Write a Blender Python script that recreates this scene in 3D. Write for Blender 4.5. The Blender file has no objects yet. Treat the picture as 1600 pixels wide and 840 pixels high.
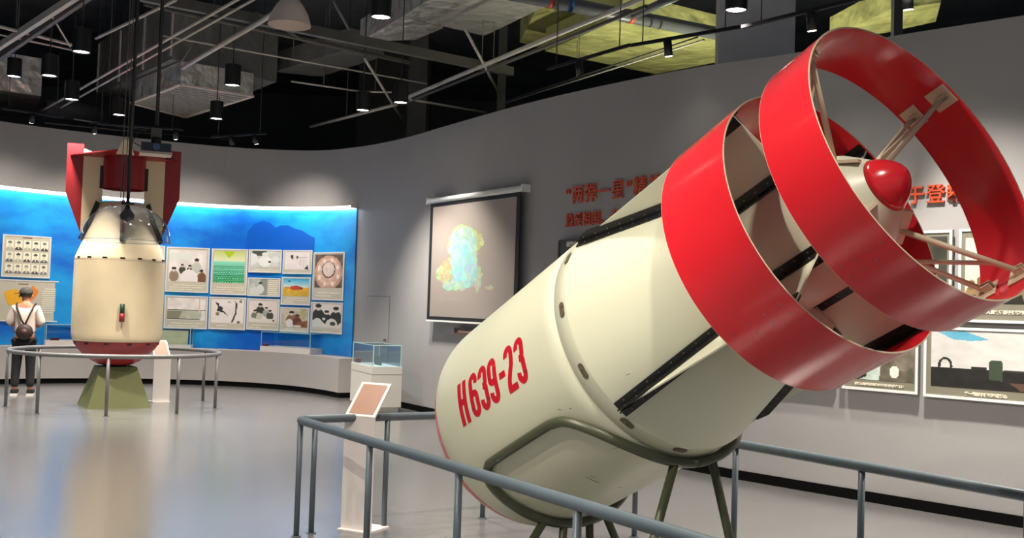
import bpy, math, random
import numpy as np
from mathutils import Vector, Matrix

SC = bpy.context.scene
COL = SC.collection
random.seed(4)

# ------------------------------------------------------------------ camera
F, PITCH, ROLL, EYE = 1650.0, 0.0369, 0.03247, 1.6
_cp, _sp, _cr, _sr = math.cos(PITCH), math.sin(PITCH), math.cos(ROLL), math.sin(ROLL)
FWD = np.array([0, _cp, _sp]); _up = np.array([0, -_sp, _cp]); _rt = np.array([1.0, 0, 0])
RT = _cr * _rt + _sr * _up
UP = -_sr * _rt + _cr * _up
ORG = np.array([0, 0, EYE])
cam = bpy.data.cameras.new('camera')
cam.sensor_width = 36.0
cam.lens = F * 36.0 / 1600.0
cam.clip_end = 200
cam_o = bpy.data.objects.new('camera', cam)
COL.objects.link(cam_o)
m = Matrix.Identity(4)
for i in range(3):
    m[i][0], m[i][1], m[i][2], m[i][3] = RT[i], UP[i], -FWD[i], ORG[i]
cam_o.matrix_world = m
SC.camera = cam_o

# ------------------------------------------------------------------ world, exposure
SC.view_settings.view_transform = 'Standard'
SC.view_settings.look = 'None'
SC.view_settings.gamma = 1.0
SC.view_settings.exposure = 0.9
SC.view_settings.use_curve_mapping = False
wd = bpy.data.worlds.new('hall_ambient')
SC.world = wd
wd.use_nodes = True
wd.node_tree.nodes['Background'].inputs[0].default_value = (0.86, 0.93, 1.0, 1)
wd.node_tree.nodes['Background'].inputs[1].default_value = 0.16
PENDANT_W = 330.0          # spot power of one pendant lamp
PENDANT_COL = (1.0, 0.92, 0.82)
LED_STRENGTH = 6.0

# ------------------------------------------------------------------ helpers
def ray(px, py):
    return FWD + (px - 800) / F * RT - (py - 420) / F * UP
def at_z(px, py, z):
    d = ray(px, py); return ORG + d * ((z - EYE) / d[2])
def at_y(px, py, y):
    d = ray(px, py); return ORG + d * (y / d[1])
def lin(c):
    out = []
    for v in c[:3]:
        v = v / 255.0
        out.append(v / 12.92 if v <= 0.04045 else ((v + 0.055) / 1.055) ** 2.4)
    return tuple(out)
def nrm(v):
    v = np.array(v, float); return v / np.linalg.norm(v)

MATS = {}
def mat(name, rgb, rough=0.5, metal=0.0, var=0.06, scale=6.0, bump=0.0, bscale=40.0, coat=0.0, emit=0.0, spec=0.5, stretch=None):
    if name in MATS: return MATS[name]
    m = bpy.data.materials.new(name); m.use_nodes = True
    nt = m.node_tree; b = nt.nodes['Principled BSDF']
    c = lin(rgb)
    tc = nt.nodes.new('ShaderNodeTexCoord')
    src = tc.outputs['Object']
    if stretch:
        mp = nt.nodes.new('ShaderNodeMapping'); mp.inputs['Scale'].default_value = stretch
        nt.links.new(src, mp.inputs['Vector']); src = mp.outputs['Vector']
    nz = nt.nodes.new('ShaderNodeTexNoise'); nz.inputs['Scale'].default_value = scale
    nz.inputs['Detail'].default_value = 5
    nt.links.new(src, nz.inputs['Vector'])
    rp = nt.nodes.new('ShaderNodeValToRGB')
    rp.color_ramp.elements[0].position = 0.3; rp.color_ramp.elements[1].position = 0.7
    rp.color_ramp.elements[0].color = (*[max(0, v * (1 - var)) for v in c], 1)
    rp.color_ramp.elements[1].color = (*[min(1, v * (1 + var)) for v in c], 1)
    nt.links.new(nz.outputs['Fac'], rp.inputs['Fac'])
    nt.links.new(rp.outputs['Color'], b.inputs['Base Color'])
    b.inputs['Roughness'].default_value = rough
    b.inputs['Metallic'].default_value = metal
    b.inputs['Specular IOR Level'].default_value = spec
    if coat: b.inputs['Coat Weight'].default_value = coat; b.inputs['Coat Roughness'].default_value = 0.12
    if emit:
        nt.links.new(rp.outputs['Color'], b.inputs['Emission Color']); b.inputs['Emission Strength'].default_value = emit
    if bump:
        n2 = nt.nodes.new('ShaderNodeTexNoise'); n2.inputs['Scale'].default_value = bscale
        nt.links.new(src, n2.inputs['Vector'])
        bp = nt.nodes.new('ShaderNodeBump'); bp.inputs['Strength'].default_value = bump; bp.inputs['Distance'].default_value = 0.02 if bump < .3 else .14
        nt.links.new(n2.outputs['Fac'], bp.inputs['Height']); nt.links.new(bp.outputs['Normal'], b.inputs['Normal'])
    MATS[name] = m
    return m
def glass_mat(name, tint=(235, 245, 250), ior=1.45, gain=1.0, power=4.0):
    m = bpy.data.materials.new(name); m.use_nodes = True
    nt = m.node_tree; nt.nodes.remove(nt.nodes['Principled BSDF']); o = nt.nodes['Material Output']
    t = nt.nodes.new('ShaderNodeBsdfTransparent'); t.inputs[0].default_value = (*lin(tint), 1)
    g = nt.nodes.new('ShaderNodeBsdfGlossy'); g.inputs['Roughness'].default_value = 0.03
    lw = nt.nodes.new('ShaderNodeLayerWeight'); lw.inputs[0].default_value = .5
    pw = nt.nodes.new('ShaderNodeMath'); pw.operation = 'POWER'; pw.inputs[1].default_value = power
    ma = nt.nodes.new('ShaderNodeMath'); ma.operation = 'MULTIPLY_ADD'; ma.inputs[1].default_value = .55 * gain; ma.inputs[2].default_value = (ior - 1) * .09
    mx = nt.nodes.new('ShaderNodeMixShader')
    nt.links.new(lw.outputs['Facing'], pw.inputs[0]); nt.links.new(pw.outputs[0], ma.inputs[0]); nt.links.new(ma.outputs[0], mx.inputs[0])
    nt.links.new(t.outputs[0], mx.inputs[1]); nt.links.new(g.outputs[0], mx.inputs[2])
    nt.links.new(mx.outputs[0], o.inputs[0])
    return m
def print_mat(name, emit=0.0, rough=0.45):
    if name in MATS: return MATS[name]
    m = bpy.data.materials.new(name); m.use_nodes = True
    nt = m.node_tree; b = nt.nodes['Principled BSDF']
    a = nt.nodes.new('ShaderNodeVertexColor'); a.layer_name = 'ink'
    nt.links.new(a.outputs['Color'], b.inputs['Base Color'])
    b.inputs['Roughness'].default_value = rough
    if emit:
        nt.links.new(a.outputs['Color'], b.inputs['Emission Color']); b.inputs['Emission Strength'].default_value = emit
    MATS[name] = m
    return m

BASE = {}      # world base of each object
class MB:
    def __init__(s): s.v = []; s.f = []; s.sm = []
    def add(s, verts, faces, smooth=False):
        o = len(s.v); s.v += [tuple(map(float, q)) for q in verts]
        s.f += [tuple(i + o for i in q) for q in faces]; s.sm += [smooth] * len(faces)
        return s
    def hexa(s, p):   # 8 corners: bottom 4 ccw, top 4
        return s.add(p, [(3, 2, 1, 0), (4, 5, 6, 7), (0, 1, 5, 4), (1, 2, 6, 5), (2, 3, 7, 6), (3, 0, 4, 7)])
    def box(s, c, a, b, d):   # centre + three half vectors
        c, a, b, d = [np.array(q, float) for q in (c, a, b, d)]
        if np.dot(np.cross(a, b), d) < 0: a = -a
        return s.hexa([c - a - b - d, c + a - b - d, c + a + b - d, c - a + b - d, c - a - b + d, c + a - b + d, c + a + b + d, c - a + b + d])
    def abox(s, c, sx, sy, sz, rz=0.0):
        x = np.array([math.cos(rz), math.sin(rz), 0]); y = np.array([-math.sin(rz), math.cos(rz), 0])
        return s.box(c, x * sx / 2, y * sy / 2, (0, 0, sz / 2))
    def prism(s, poly, vec):
        poly = [np.array(q, float) for q in poly]; vec = np.array(vec, float); n = len(poly)
        fs = [tuple(range(n))[::-1], tuple(range(n, 2 * n))]
        fs += [(i, (i + 1) % n, n + (i + 1) % n, n + i) for i in range(n)]
        return s.add(poly + [q + vec for q in poly], fs)
    def beam(s, a, b, w, h):
        a = np.array(a, float); b = np.array(b, float); d = nrm(b - a)
        side = nrm(np.cross(d, (0, 0, 1)) if abs(d[2]) < .99 else np.cross(d, (0, 1, 0))); up = np.cross(side, d)
        return s.box((a + b) / 2, (b - a) / 2, side * w / 2, up * h / 2)
    def tube(s, path, r, n=10, closed=False, caps=True):
        P = [np.array(q, float) for q in path]; k = len(P)
        R = r if hasattr(r, '__len__') else [r] * k
        up = None; vs = []
        for i in range(k):
            a = P[i - 1] if (i > 0 or closed) else P[i]; b = P[(i + 1) % k] if (i < k - 1 or closed) else P[i]
            t = nrm(b - a)
            if up is None:
                up = np.cross(t, (0, 0, 1)); up = nrm(up) if np.linalg.norm(up) > .05 else nrm(np.cross(t, (0, 1, 0)))
            up = nrm(up - t * (up @ t)); w = np.cross(t, up)
            for j in range(n):
                an = 2 * math.pi * j / n
                vs.append(P[i] + R[i] * (math.cos(an) * up + math.sin(an) * w))
        fs = []
        for i in range(k if closed else k - 1):
            for j in range(n):
                a = i * n + j; b = i * n + (j + 1) % n; c = ((i + 1) % k) * n + (j + 1) % n; d = ((i + 1) % k) * n + j
                fs.append((a, d, c, b))
        s.add(vs, fs, True)
        if caps and not closed:
            o = len(s.v) - k * n
            s.f += [tuple(range(o, o + n)), tuple(range(o + (k - 1) * n, o + k * n))[::-1]]; s.sm += [False, False]
        return s
    def lathe(s, org, ax, e1, e2, prof, n=48, smooth=True, caps=False):
        org = np.array(org, float); vs = []; fs = []
        for (t, r) in prof:
            for j in range(n):
                an = 2 * math.pi * j / n
                vs.append(org + ax * t + (math.cos(an) * e1 + math.sin(an) * e2) * r)
        for i in range(len(prof) - 1):
            for j in range(n):
                a = i * n + j; b = i * n + (j + 1) % n
                fs.append((a, b, b + n, a + n))
        s.add(vs, fs, smooth)
        if caps:
            o = len(s.v) - len(vs)
            s.f += [tuple(range(o, o + n))[::-1], tuple(range(len(s.v) - n, len(s.v)))]; s.sm += [False, False]
        return s
    def grid(s, pts, nu, nv, smooth=False):   # pts[(nu+1)*(nv+1)]
        fs = [(j * (nu + 1) + i, j * (nu + 1) + i + 1, (j + 1) * (nu + 1) + i + 1, (j + 1) * (nu + 1) + i) for j in range(nv) for i in range(nu)]
        return s.add(pts, fs, smooth)
    def build(s, name, material, parent=None, base=None):
        b = np.array(BASE[parent.name] if parent is not None else (base if base is not None else (0, 0, 0)), float)
        me = bpy.data.meshes.new(name)
        me.from_pydata([tuple(np.array(q) - b) for q in s.v], [], s.f)
        me.polygons.foreach_set('use_smooth', s.sm)
        if material: me.materials.append(material)
        me.update()
        o = bpy.data.objects.new(name, me); COL.objects.link(o)
        if parent is not None: o.parent = parent
        else: o.location = tuple(b)
        BASE[o.name] = b
        return o
X3 = np.array([1.0, 0, 0]); Y3 = np.array([0, 1.0, 0]); Z3 = np.array([0, 0, 1.0])

def tag(o, label=None, cat=None, group=None, kind=None):
    if label: o['label'] = label
    if cat: o['category'] = cat
    if group: o['group'] = group
    if kind: o['kind'] = kind
    return o
def thing(name, label, cat, loc, group=None):
    o = bpy.data.objects.new(name, None); COL.objects.link(o)
    o.location = tuple(map(float, loc)); BASE[o.name] = np.array(loc, float)
    o.empty_display_size = 0.2
    return tag(o, label, cat, group)
def fix_normals(o):
    import bmesh
    bm = bmesh.new(); bm.from_mesh(o.data); bmesh.ops.recalc_face_normals(bm, faces=bm.faces); bm.to_mesh(o.data); bm.free()
    return o
def text_mesh(body, size, extrude, offset=0.0):
    cu = bpy.data.curves.new('txt', 'FONT'); cu.body = body; cu.size = size; cu.extrude = extrude; cu.offset = offset
    cu.align_x = 'CENTER'; cu.align_y = 'CENTER'; cu.resolution_u = 3
    ob = bpy.data.objects.new('txt', cu); COL.objects.link(ob)
    dg = bpy.context.evaluated_depsgraph_get(); dg.update()
    me = bpy.data.meshes.new_from_object(ob.evaluated_get(dg))
    V = [tuple(v.co) for v in me.vertices]; Fs = [tuple(p.vertices) for p in me.polygons]
    bpy.data.objects.remove(ob); bpy.data.curves.remove(cu); bpy.data.meshes.remove(me)
    return V, Fs

# ------------------------------------------------------------------ materials
M_wall = mat('wall_grey_paint', (159, 157, 156), .62, var=.03, scale=1.5, bump=.05, bscale=90)
M_plinth = mat('plinth_grey_paint', (176, 170, 166), .55, var=.02, scale=2)
M_floor = None
M_black = mat('black_skirting', (7, 7, 8), .8, var=.1, spec=.1)
M_dark = mat('dark_hall_paint', (112, 112, 114), .8, var=.15, scale=.8)
M_deck = mat('black_roof_deck', (150, 156, 168), .9, var=.2, scale=1.2)
M_cream = mat('cream_enamel', (212, 212, 186), .38, var=.025, scale=2.2, spec=.45)
M_cream2 = mat('aged_cream_enamel', (222, 203, 168), .45, var=.05, scale=3)
M_red = mat('red_enamel', (216, 38, 48), .2, var=.05, scale=3, coat=.08)
M_dred = mat('dull_red_paint', (142, 32, 38), .4, var=.06)
M_strip = mat('black_angle_iron', (18, 18, 18), .45, var=.3, scale=25)
M_rivet = mat('worn_rivet_steel', (120, 118, 112), .35, metal=.6, var=.2)
M_olive = mat('olive_cradle_paint', (72, 76, 56), .36, var=.08, scale=8)
M_olive2 = mat('olive_pedestal_paint', (94, 98, 54), .6, var=.05)
M_rail = mat('slate_rail_paint', (84, 96, 103), .38, var=.05, scale=9)
M_rail2 = mat('grey_rail_paint', (100, 99, 98), .4, var=.05, scale=9)
M_strut = mat('cream_tube_paint', (214, 196, 166), .45, var=.06)
M_slot = mat('slot_shadow_metal', (96, 84, 66), .6, var=.25, scale=60)
M_lamp = mat('black_lamp_can', (16, 16, 20), .45, var=.1)
M_bulb = mat('lamp_lens', (255, 246, 230), .5, var=0, emit=9.0)
M_alu = mat('spun_aluminium', (222, 206, 194), .4, metal=.1, var=.06)
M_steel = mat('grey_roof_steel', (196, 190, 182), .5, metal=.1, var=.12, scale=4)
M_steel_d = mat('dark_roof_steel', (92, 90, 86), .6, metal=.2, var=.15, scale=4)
M_foil = mat('crinkled_foil', (228, 224, 218), .3, metal=.6, var=.1, scale=3, bump=.7, bscale=4)
M_foil_g = mat('yellow_green_lit_foil', (214, 212, 140), .4, metal=.2, var=.4, scale=1.1, bump=.6, bscale=3.5)  # yellow-green light falling on the foil is put into its base colour
M_duct = mat('grey_duct_wrap', (150, 148, 144), .4, metal=.6, var=.12, scale=3, bump=.35, bscale=4)
M_slat = mat('grille_slat', (150, 142, 132), .5, var=.06)
M_white = mat('white_powder_coat', (226, 218, 212), .42, var=.02)
M_tan = mat('tan_sign_print', (168, 128, 106), .4, var=.05)
M_frame = mat('pale_board_frame', (226, 228, 226), .45, var=.03)
M_boardbeige = mat('beige_board', (206, 198, 178), .5, var=.03)
M_boardgrey = mat('olive_grey_board', (128, 124, 108), .5, var=.04)
M_cap = mat('caption_ink', (238, 230, 208), .5, var=.02)
M_orange = mat('orange_lettering', (206, 84, 50), .45, var=.06)
M_glass = glass_mat('clear_glass')
M_acryl = glass_mat('clear_acrylic', (244, 247, 250), 2.1, 1.2, 2.2)
M_cloth = mat('pale_shirt_cotton', (216, 198, 186), .9, var=.05, scale=20)
M_jeans = mat('black_trousers', (22, 22, 26), .85, var=.2, scale=20)
M_skin = mat('skin', (176, 118, 92), .6, var=.05)
M_capm = mat('grey_patterned_cap', (70, 66, 62), .8, var=.6, scale=30)
M_bag = mat('dark_brown_bag', (44, 26, 24), .6, var=.2)
M_sole = mat('white_shoe_sole', (214, 206, 198), .6, var=.03)
M_wood = mat('red_wood_block', (120, 36, 26), .4, var=.1)
M_bluerug = None

# ------------------------------------------------------------------ floor
def floor_material():
    m = bpy.data.materials.new('polished_grey_vinyl'); m.use_nodes = True
    nt = m.node_tree; b = nt.nodes['Principled BSDF']
    tc = nt.nodes.new('ShaderNodeTexCoord')
    mp = nt.nodes.new('ShaderNodeMapping'); mp.inputs['Rotation'].default_value = (0, 0, math.radians(-32)); mp.inputs['Scale'].default_value = (1, 1, 1)
    nt.links.new(tc.outputs['Object'], mp.inputs['Vector'])
    nz = nt.nodes.new('ShaderNodeTexNoise'); nz.inputs['Scale'].default_value = 2.2; nz.inputs['Detail'].default_value = 8
    mp2 = nt.nodes.new('ShaderNodeMapping'); mp2.inputs['Scale'].default_value = (.8, 1.6, 1)
    nt.links.new(mp.outputs[0], mp2.inputs[0]); nt.links.new(mp2.outputs[0], nz.inputs['Vector'])
    rp = nt.nodes.new('ShaderNodeValToRGB')
    rp.color_ramp.elements[0].position = .35; rp.color_ramp.elements[1].position = .68
    rp.color_ramp.elements[0].color = (*lin((103, 102, 101)), 1); rp.color_ramp.elements[1].color = (*lin((109, 108, 107)), 1)
    nt.links.new(nz.outputs['Fac'], rp.inputs[0])
    br = nt.nodes.new('ShaderNodeTexBrick'); br.inputs['Scale'].default_value = .5
    br.inputs['Mortar Size'].default_value = .0016; br.inputs['Color1'].default_value = br.inputs['Color2'].default_value = (1, 1, 1, 1); br.inputs['Mortar'].default_value = (.72, .72, .72, 1)
    br.inputs['Brick Width'].default_value = 4.5; br.inputs['Row Height'].default_value = 1.0
    nt.links.new(mp.outputs[0], br.inputs['Vector'])
    mx = nt.nodes.new('ShaderNodeMix'); mx.data_type = 'RGBA'; mx.blend_type = 'MULTIPLY'; mx.inputs[0].default_value = 1
    nt.links.new(rp.outputs[0], mx.inputs['A']); nt.links.new(br.outputs['Color'], mx.inputs['B'])
    nt.links.new(mx.outputs['Result'], b.inputs['Base Color'])
    b.inputs['Roughness'].default_value = .24
    b.inputs['Coat Weight'].default_value = .55; b.inputs['Coat Roughness'].default_value = .2
    b.inputs['Specular IOR Level'].default_value = 1.0
    return m
M_floor = floor_material()
fl = MB().add([(-18, -4, 0), (14, -4, 0), (14, 32, 0), (-18, 32, 0)], [(0, 1, 2, 3)]).build('floor', M_floor)
tag(fl, 'polished grey vinyl floor reflecting the walls', kind='structure')
ce = MB().abox((-2, 14, 7.75), 34, 38, .2).build('ceiling', M_deck)
tag(ce, 'black roof deck above the ducts', kind='structure')
tag(MB().abox((-2, 31, 3.9), 34, .3, 7.8).build('wall_far', M_dark), 'dark outer wall far behind the partition', kind='structure')
tag(MB().abox((-17.5, 14, 3.9), .3, 36, 7.8).build('wall_left', M_dark), 'dark outer wall on the left', kind='structure')
tag(MB().abox((13.8, 14, 3.9), .3, 36, 7.8).build('wall_right', M_dark), 'dark outer wall on the right', kind='structure')

# ------------------------------------------------------------------ curved partition wall
WP = [(-12.2, 14.6, 4.65), (-10.6, 16.9, 4.65), (-9.1, 18.55, 4.6), (-8.0, 19.35, 4.58), (-6.75, 19.82, 4.54), (-5.6, 19.93, 4.48), (-4.5, 19.72, 4.42),
      (-3.55, 19.2, 4.36), (-2.8, 18.45, 4.33), (-2.2, 17.5, 4.28), (-1.62, 16.45, 4.24), (-1.09, 15.58, 4.25), (0.0, 13.87, 4.27), (.9, 12.43, 4.24),
      (1.84, 10.95, 4.17), (2.55, 10.08, 4.12), (3.33, 9.22, 4.11), (4.11, 8.38, 4.09), (5.5, 6.95, 4.08), (7.2, 5.2, 4.08)]
def catmull(P, k=16):
    P = [np.array(q, float) for q in P]; P = [2 * P[0] - P[1]] + P + [2 * P[-1] - P[-2]]; out = []
    for i in range(1, len(P) - 2):
        for j in range(k):
            t = j / k
            out.append(.5 * ((2 * P[i]) + (-P[i - 1] + P[i + 1]) * t + (2 * P[i - 1] - 5 * P[i] + 4 * P[i + 1] - P[i + 2]) * t * t + (-P[i - 1] + 3 * P[i] - 3 * P[i + 1] + P[i + 2]) * t ** 3))
    out.append(P[-2]); return np.array(out)
WC = catmull(WP)
WS = np.concatenate([[0], np.cumsum(np.linalg.norm(np.diff(WC[:, :2], axis=0), axis=1))])
def wall_pt(s):
    return np.array([np.interp(s, WS, WC[:, 0]), np.interp(s, WS, WC[:, 1]), 0.0])
def wall_top(s): return float(np.interp(s, WS, WC[:, 2]))
def wall_frame(s):
    t = nrm(wall_pt(min(s + .05, WS[-1])) - wall_pt(max(s - .05, 0)))
    return wall_pt(s), t, np.array([t[1], -t[0], 0.0])     # point, tangent, normal toward the room
def on_wall(px, py):
    d = ray(px, py); n = np.array([d[1], -d[0]])
    q = WC[:, :2] @ n
    best = None
    for i in range(len(q) - 1):
        if q[i] * q[i + 1] <= 0 and q[i] != q[i + 1]:
            k = q[i] / (q[i] - q[i + 1]); X = WC[i, :2] * (1 - k) + WC[i + 1, :2] * k
            kk = (X @ d[:2]) / (d[:2] @ d[:2])
            if kk > 0 and (best is None or kk < best[0]): best = (kk, WS[i] * (1 - k) + WS[i + 1] * k)
    kk, s = best
    return s, EYE + d[2] * kk
def wall_curve(s0, s1, off, n):
    out = []
    for i in range(n + 1):
        p, t, nn = wall_frame(s0 + (s1 - s0) * i / n); out.append(p + nn * off)
    return out
def wall_slab(s0, s1, z0, z1, off0, off1, n):
    b = MB(); A = wall_curve(s0, s1, off0, n); B = wall_curve(s0, s1, off1, n)
    rows = []
    ss = [s0 + (s1 - s0) * i / n for i in range(n + 1)]
    for L, zz in ((A, 0), (B, 0), (B, 1), (A, 1)):
        rows.append([q + Z3 * ((z0 if not callable(z0) else z0(s)) if zz == 0 else (z1 if not callable(z1) else z1(s))) for q, s in zip(L, ss)])
    vs = [q for r in rows for q in r]; k = n + 1; fs = []
    for r in range(4):
        r2 = (r + 1) % 4
        for i in range(n): fs.append((r * k + i, r2 * k + i, r2 * k + i + 1, r * k + i + 1))
    fs += [(0, 3 * k, 2 * k, k), (n, k + n, 2 * k + n, 3 * k + n)]
    b.add(vs, fs); return b
w = wall_slab(0, WS[-1], 0, wall_top, -.22, 0, 150).build('wall_back', M_wall)
tag(fix_normals(w), 'curved grey partition wall running round the exhibits', kind='structure')
S_R = on_wall(556, 430)[0]                # right end of the blue backdrop
S_P = on_wall(566, 590)[0]
zl = on_wall(0, 292)[1]; zr = on_wall(562, 323)[1]
sl = on_wall(0, 292)[0]
def led_z(s): return zl + (zr - zl) * (s - sl) / (S_R - sl)

def backdrop_material():
    m = bpy.data.materials.new('blue_sea_print'); m.use_nodes = True
    nt = m.node_tree; b = nt.nodes['Principled BSDF']
    tc = nt.nodes.new('ShaderNodeTexCoord')
    mp = nt.nodes.new('ShaderNodeMapping'); mp.inputs['Scale'].default_value = (.55, .55, 1.1)
    nt.links.new(tc.outputs['Object'], mp.inputs[0])
    nz = nt.nodes.new('ShaderNodeTexNoise'); nz.inputs['Scale'].default_value = .9; nz.inputs['Detail'].default_value = 9; nz.inputs['Roughness'].default_value = .62
    nt.links.new(mp.outputs[0], nz.inputs['Vector'])
    rp = nt.nodes.new('ShaderNodeValToRGB'); e = rp.color_ramp.elements
    e[0].position = .36; e[0].color = (*lin((2, 100, 204)), 1)
    e[1].position = .56; e[1].color = (*lin((26, 158, 232)), 1)
    nt.links.new(nz.outputs['Fac'], rp.inputs[0]); nt.links.new(rp.outputs[0], b.inputs['Base Color'])
    b.inputs['Roughness'].default_value = .35
    return m
bd = wall_slab(.4, S_R, .664, lambda s: led_z(s) - .035, .003, .03, 90).build('display_backdrop', backdrop_material())
tag(fix_normals(bd), 'tall curved blue printed backdrop behind the photo boards', 'backdrop')
# darker cloud shape printed on the backdrop
cl = [(350, 402), (383, 388), (388, 362), (398, 350), (412, 345), (424, 348), (432, 356), (441, 352), (452, 352), (462, 357), (474, 360), (486, 368), (494, 372), (488, 378), (492, 386), (484, 392), (500, 402)]
cp = [on_wall(*q_) for q_ in cl]; cbm = MB()
for i in range(1, len(cp) - 2):
    s0_, z0_ = cp[i]; s1_, z1_ = cp[i + 1]; zb_ = cp[0][1]
    if abs(s1_ - s0_) < .01: continue
    for (sa, za_), (sb2, zb2) in (((s0_, z0_), ((s0_ + s1_) / 2, (z0_ + z1_) / 2)), (((s0_ + s1_) / 2, (z0_ + z1_) / 2), (s1_, z1_))):
        P = []
        for s2, z2_ in ((sa, zb_), (sb2, zb_), (sb2, zb2), (sa, za_)):
            p, t, n_ = wall_frame(s2); P.append(p + n_ * .0315 + Z3 * z2_)
        cbm.add(P, [(0, 1, 2, 3)])
cbm.build('cloud_print', mat('deep_blue_print', (4, 92, 196), .35, var=.05, scale=1.5), bd)
M_led = mat('led_strip', (232, 246, 255), .5, var=0, emit=LED_STRENGTH)
ls = thing('light_strip', 'thin white light strip along the top of the blue backdrop', 'light', wall_pt(6) + Z3 * led_z(6))
fix_normals(wall_slab(.4, S_R + .02, lambda s: led_z(s) - .03, lambda s: led_z(s) + .018, .03, .16, 90).build('housing', M_white, ls))
fix_normals(wall_slab(.4, S_R + .02, lambda s: led_z(s) - .022, lambda s: led_z(s) + .008, .16, .166, 90).build('diffuser', M_led, ls))
fix_normals(wall_slab(.4, S_R + .02, lambda s: led_z(s) - .034, lambda s: led_z(s) - .03, .05, .15, 90).build('lower_diffuser', M_led, ls))
pl = wall_slab(.4, S_P, 0.09, .66, 0.002, .43, 90).build('wall_plinth', M_plinth)
tag(fix_normals(pl), 'low grey ledge under the blue backdrop', kind='structure')
tag(fix_normals(wall_slab(.4, S_P, 0, .09, .0, .415, 90).build('baseboard_plinth', M_black)), 'black skirting of the grey ledge', kind='structure')
tag(fix_normals(wall_slab(S_P, WS[-1], 0, .09, .0, .015, 90).build('baseboard_right', M_black)), 'black skirting of the curved wall', kind='structure')

# flush service door in the curved wall
sd0 = on_wall(573, 500)[0]; sd1 = on_wall(608, 500)[0]; zd = on_wall(591, 463)[1]
dr = wall_slab(sd0, sd1, .09, zd, .002, .008, 6).build('door_1', M_wall)
tag(fix_normals(dr), 'flush grey service door in the curved wall', kind='structure')
M_gap = mat('door_gap_shadow', (104, 102, 100), .8)
for a, b_ in ((sd0 - .009, sd0), (sd1, sd1 + .009)):
    fix_normals(wall_slab(a, b_, .09, zd + .009, .001, .006, 1).build('door_gap', M_gap, dr)).location = -Vector(BASE[dr.name])
fix_normals(wall_slab(sd0, sd1, zd, zd + .009, .001, .006, 6).build('door_gap', M_gap, dr))
p_, t_, n_ = wall_frame(sd1 - .08)
MB().tube([p_ + n_ * .02 + Z3 * 1.02, p_ + n_ * .06 + Z3 * 1.02], .02).build('door_knob', M_rivet, dr)

# ------------------------------------------------------------------ the big H-bomb casing
C0 = np.array([0.78547, 5.69494, 1.46243]); AX = nrm([0.519027, -0.721848, 0.457762])
BV = nrm(np.cross(AX, Z3)); BW = np.cross(BV, AX)
if BW[2] < 0: BW = -BW
RB = .6665
def B(t, r, ph):
    a = math.radians(ph); return C0 + AX * t + (math.cos(a) * BW + math.sin(a) * BV) * r
def blathe(prof, n=96): return MB().lathe(C0, AX, BW, BV, prof, n)
def nose_r(t): return RB * (1 - max(0, (-1.13 - t) / .6316) ** 2.37)
bomb = thing('bomb_casing', 'huge cream and red finned bomb casing lettered H639-23 on a green cradle', 'bomb replica', (C0[0] - .6, C0[1] + .8, 0.02))
TR = -1.27
cap = [(t, nose_r(t)) for t in np.linspace(-1.7615, TR, 22)]; cap[0] = (cap[0][0], .002)
fix_normals(blathe(cap).build('nose_cap', M_red, bomb))['label'] = 'red rounded nose cap'
fwd = [(TR, nose_r(TR))] + [(t, nose_r(t)) for t in np.linspace(TR + .01, -1.13, 10)] + [(t, RB) for t in np.linspace(-1.1, -.006, 12)] + [(-.003, RB - .006), (.003, RB - .006)]
body = fix_normals(blathe(fwd).build('forward_body', M_cream, bomb))
AFT = [(.006, RB), (.1, .662), (.62, .515), (.88, .444)]
TAIL = [(.886, .291), (1.0, .290), (1.28, .288), (1.36, .272), (1.42, .246), (1.465, .221), (1.526, .172), (1.575, .128)]
ab = MB().lathe(C0, AX, BW, BV, [(.003, .648), (.003, .660), (.006, RB), (.1, .662)], 96)
ab.lathe(C0, AX, BW, BV, [(t, float(np.interp(t, [q[0] for q in AFT], [q[1] for q in AFT]))) for t in np.linspace(.1, .88, 10)], 96)
ab.lathe(C0, AX, BW, BV, [(.88, .444), (.886, .291)], 96)
ab.lathe(C0, AX, BW, BV, TAIL, 96)
fix_normals(ab.build('aft_body', M_cream, bomb))
tip = [(1.573, .120), (1.574, .129), (1.60, .117), (1.63, .098), (1.655, .076), (1.675, .052), (1.688, .028), (1.693, .001)]
fix_normals(blathe(tip, 48).build('tail_tip', M_red, bomb))['label'] = 'glossy red dome at the tail end'
def aft_r(t): return float(np.interp(t, [q[0] for q in AFT], [q[1] for q in AFT])) if t <= .883 else float(np.interp(t, [q[0] for q in TAIL], [q[1] for q in TAIL]))

# ring shrouds
for (a, b_, R) in ((.876, 1.2906, .668), (1.5189, 1.7983, .672)):
    T = .007
    rb = MB()
    rb.lathe(C0, AX, BW, BV, [(a, R), (b_, R)], 128); rb.lathe(C0, AX, BW, BV, [(b_, R - T), (a, R - T)], 128)
    ring = fix_normals(rb.build('ring_shroud', M_red, bomb))
    for tt in (a, b_):
        eb = MB(); eb.lathe(C0, AX, BW, BV, [(tt - .0006, R + .0005), (tt + .0006, R + .0005), (tt + .0006, R - T), (tt - .0006, R - T), (tt - .0006, R + .0005)], 128, smooth=False)
        fix_normals(eb.build('rim_edge', M_strut, ring))
    rv = MB()
    for ph in (41, 131, 221, 311):
        for k in (-1, 1):
            for j in range(4):
                c = B(a + (b_ - a) * (.15 + .23 * j), R, ph + k * 2.2); d = nrm(c - (C0 + AX * ((c - C0) @ AX)))
                rv.tube([c - d * .001, c + d * .002], .004, 6)
    tag(rv.build('rivet_heads', M_rivet, ring), kind='stuff')

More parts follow.
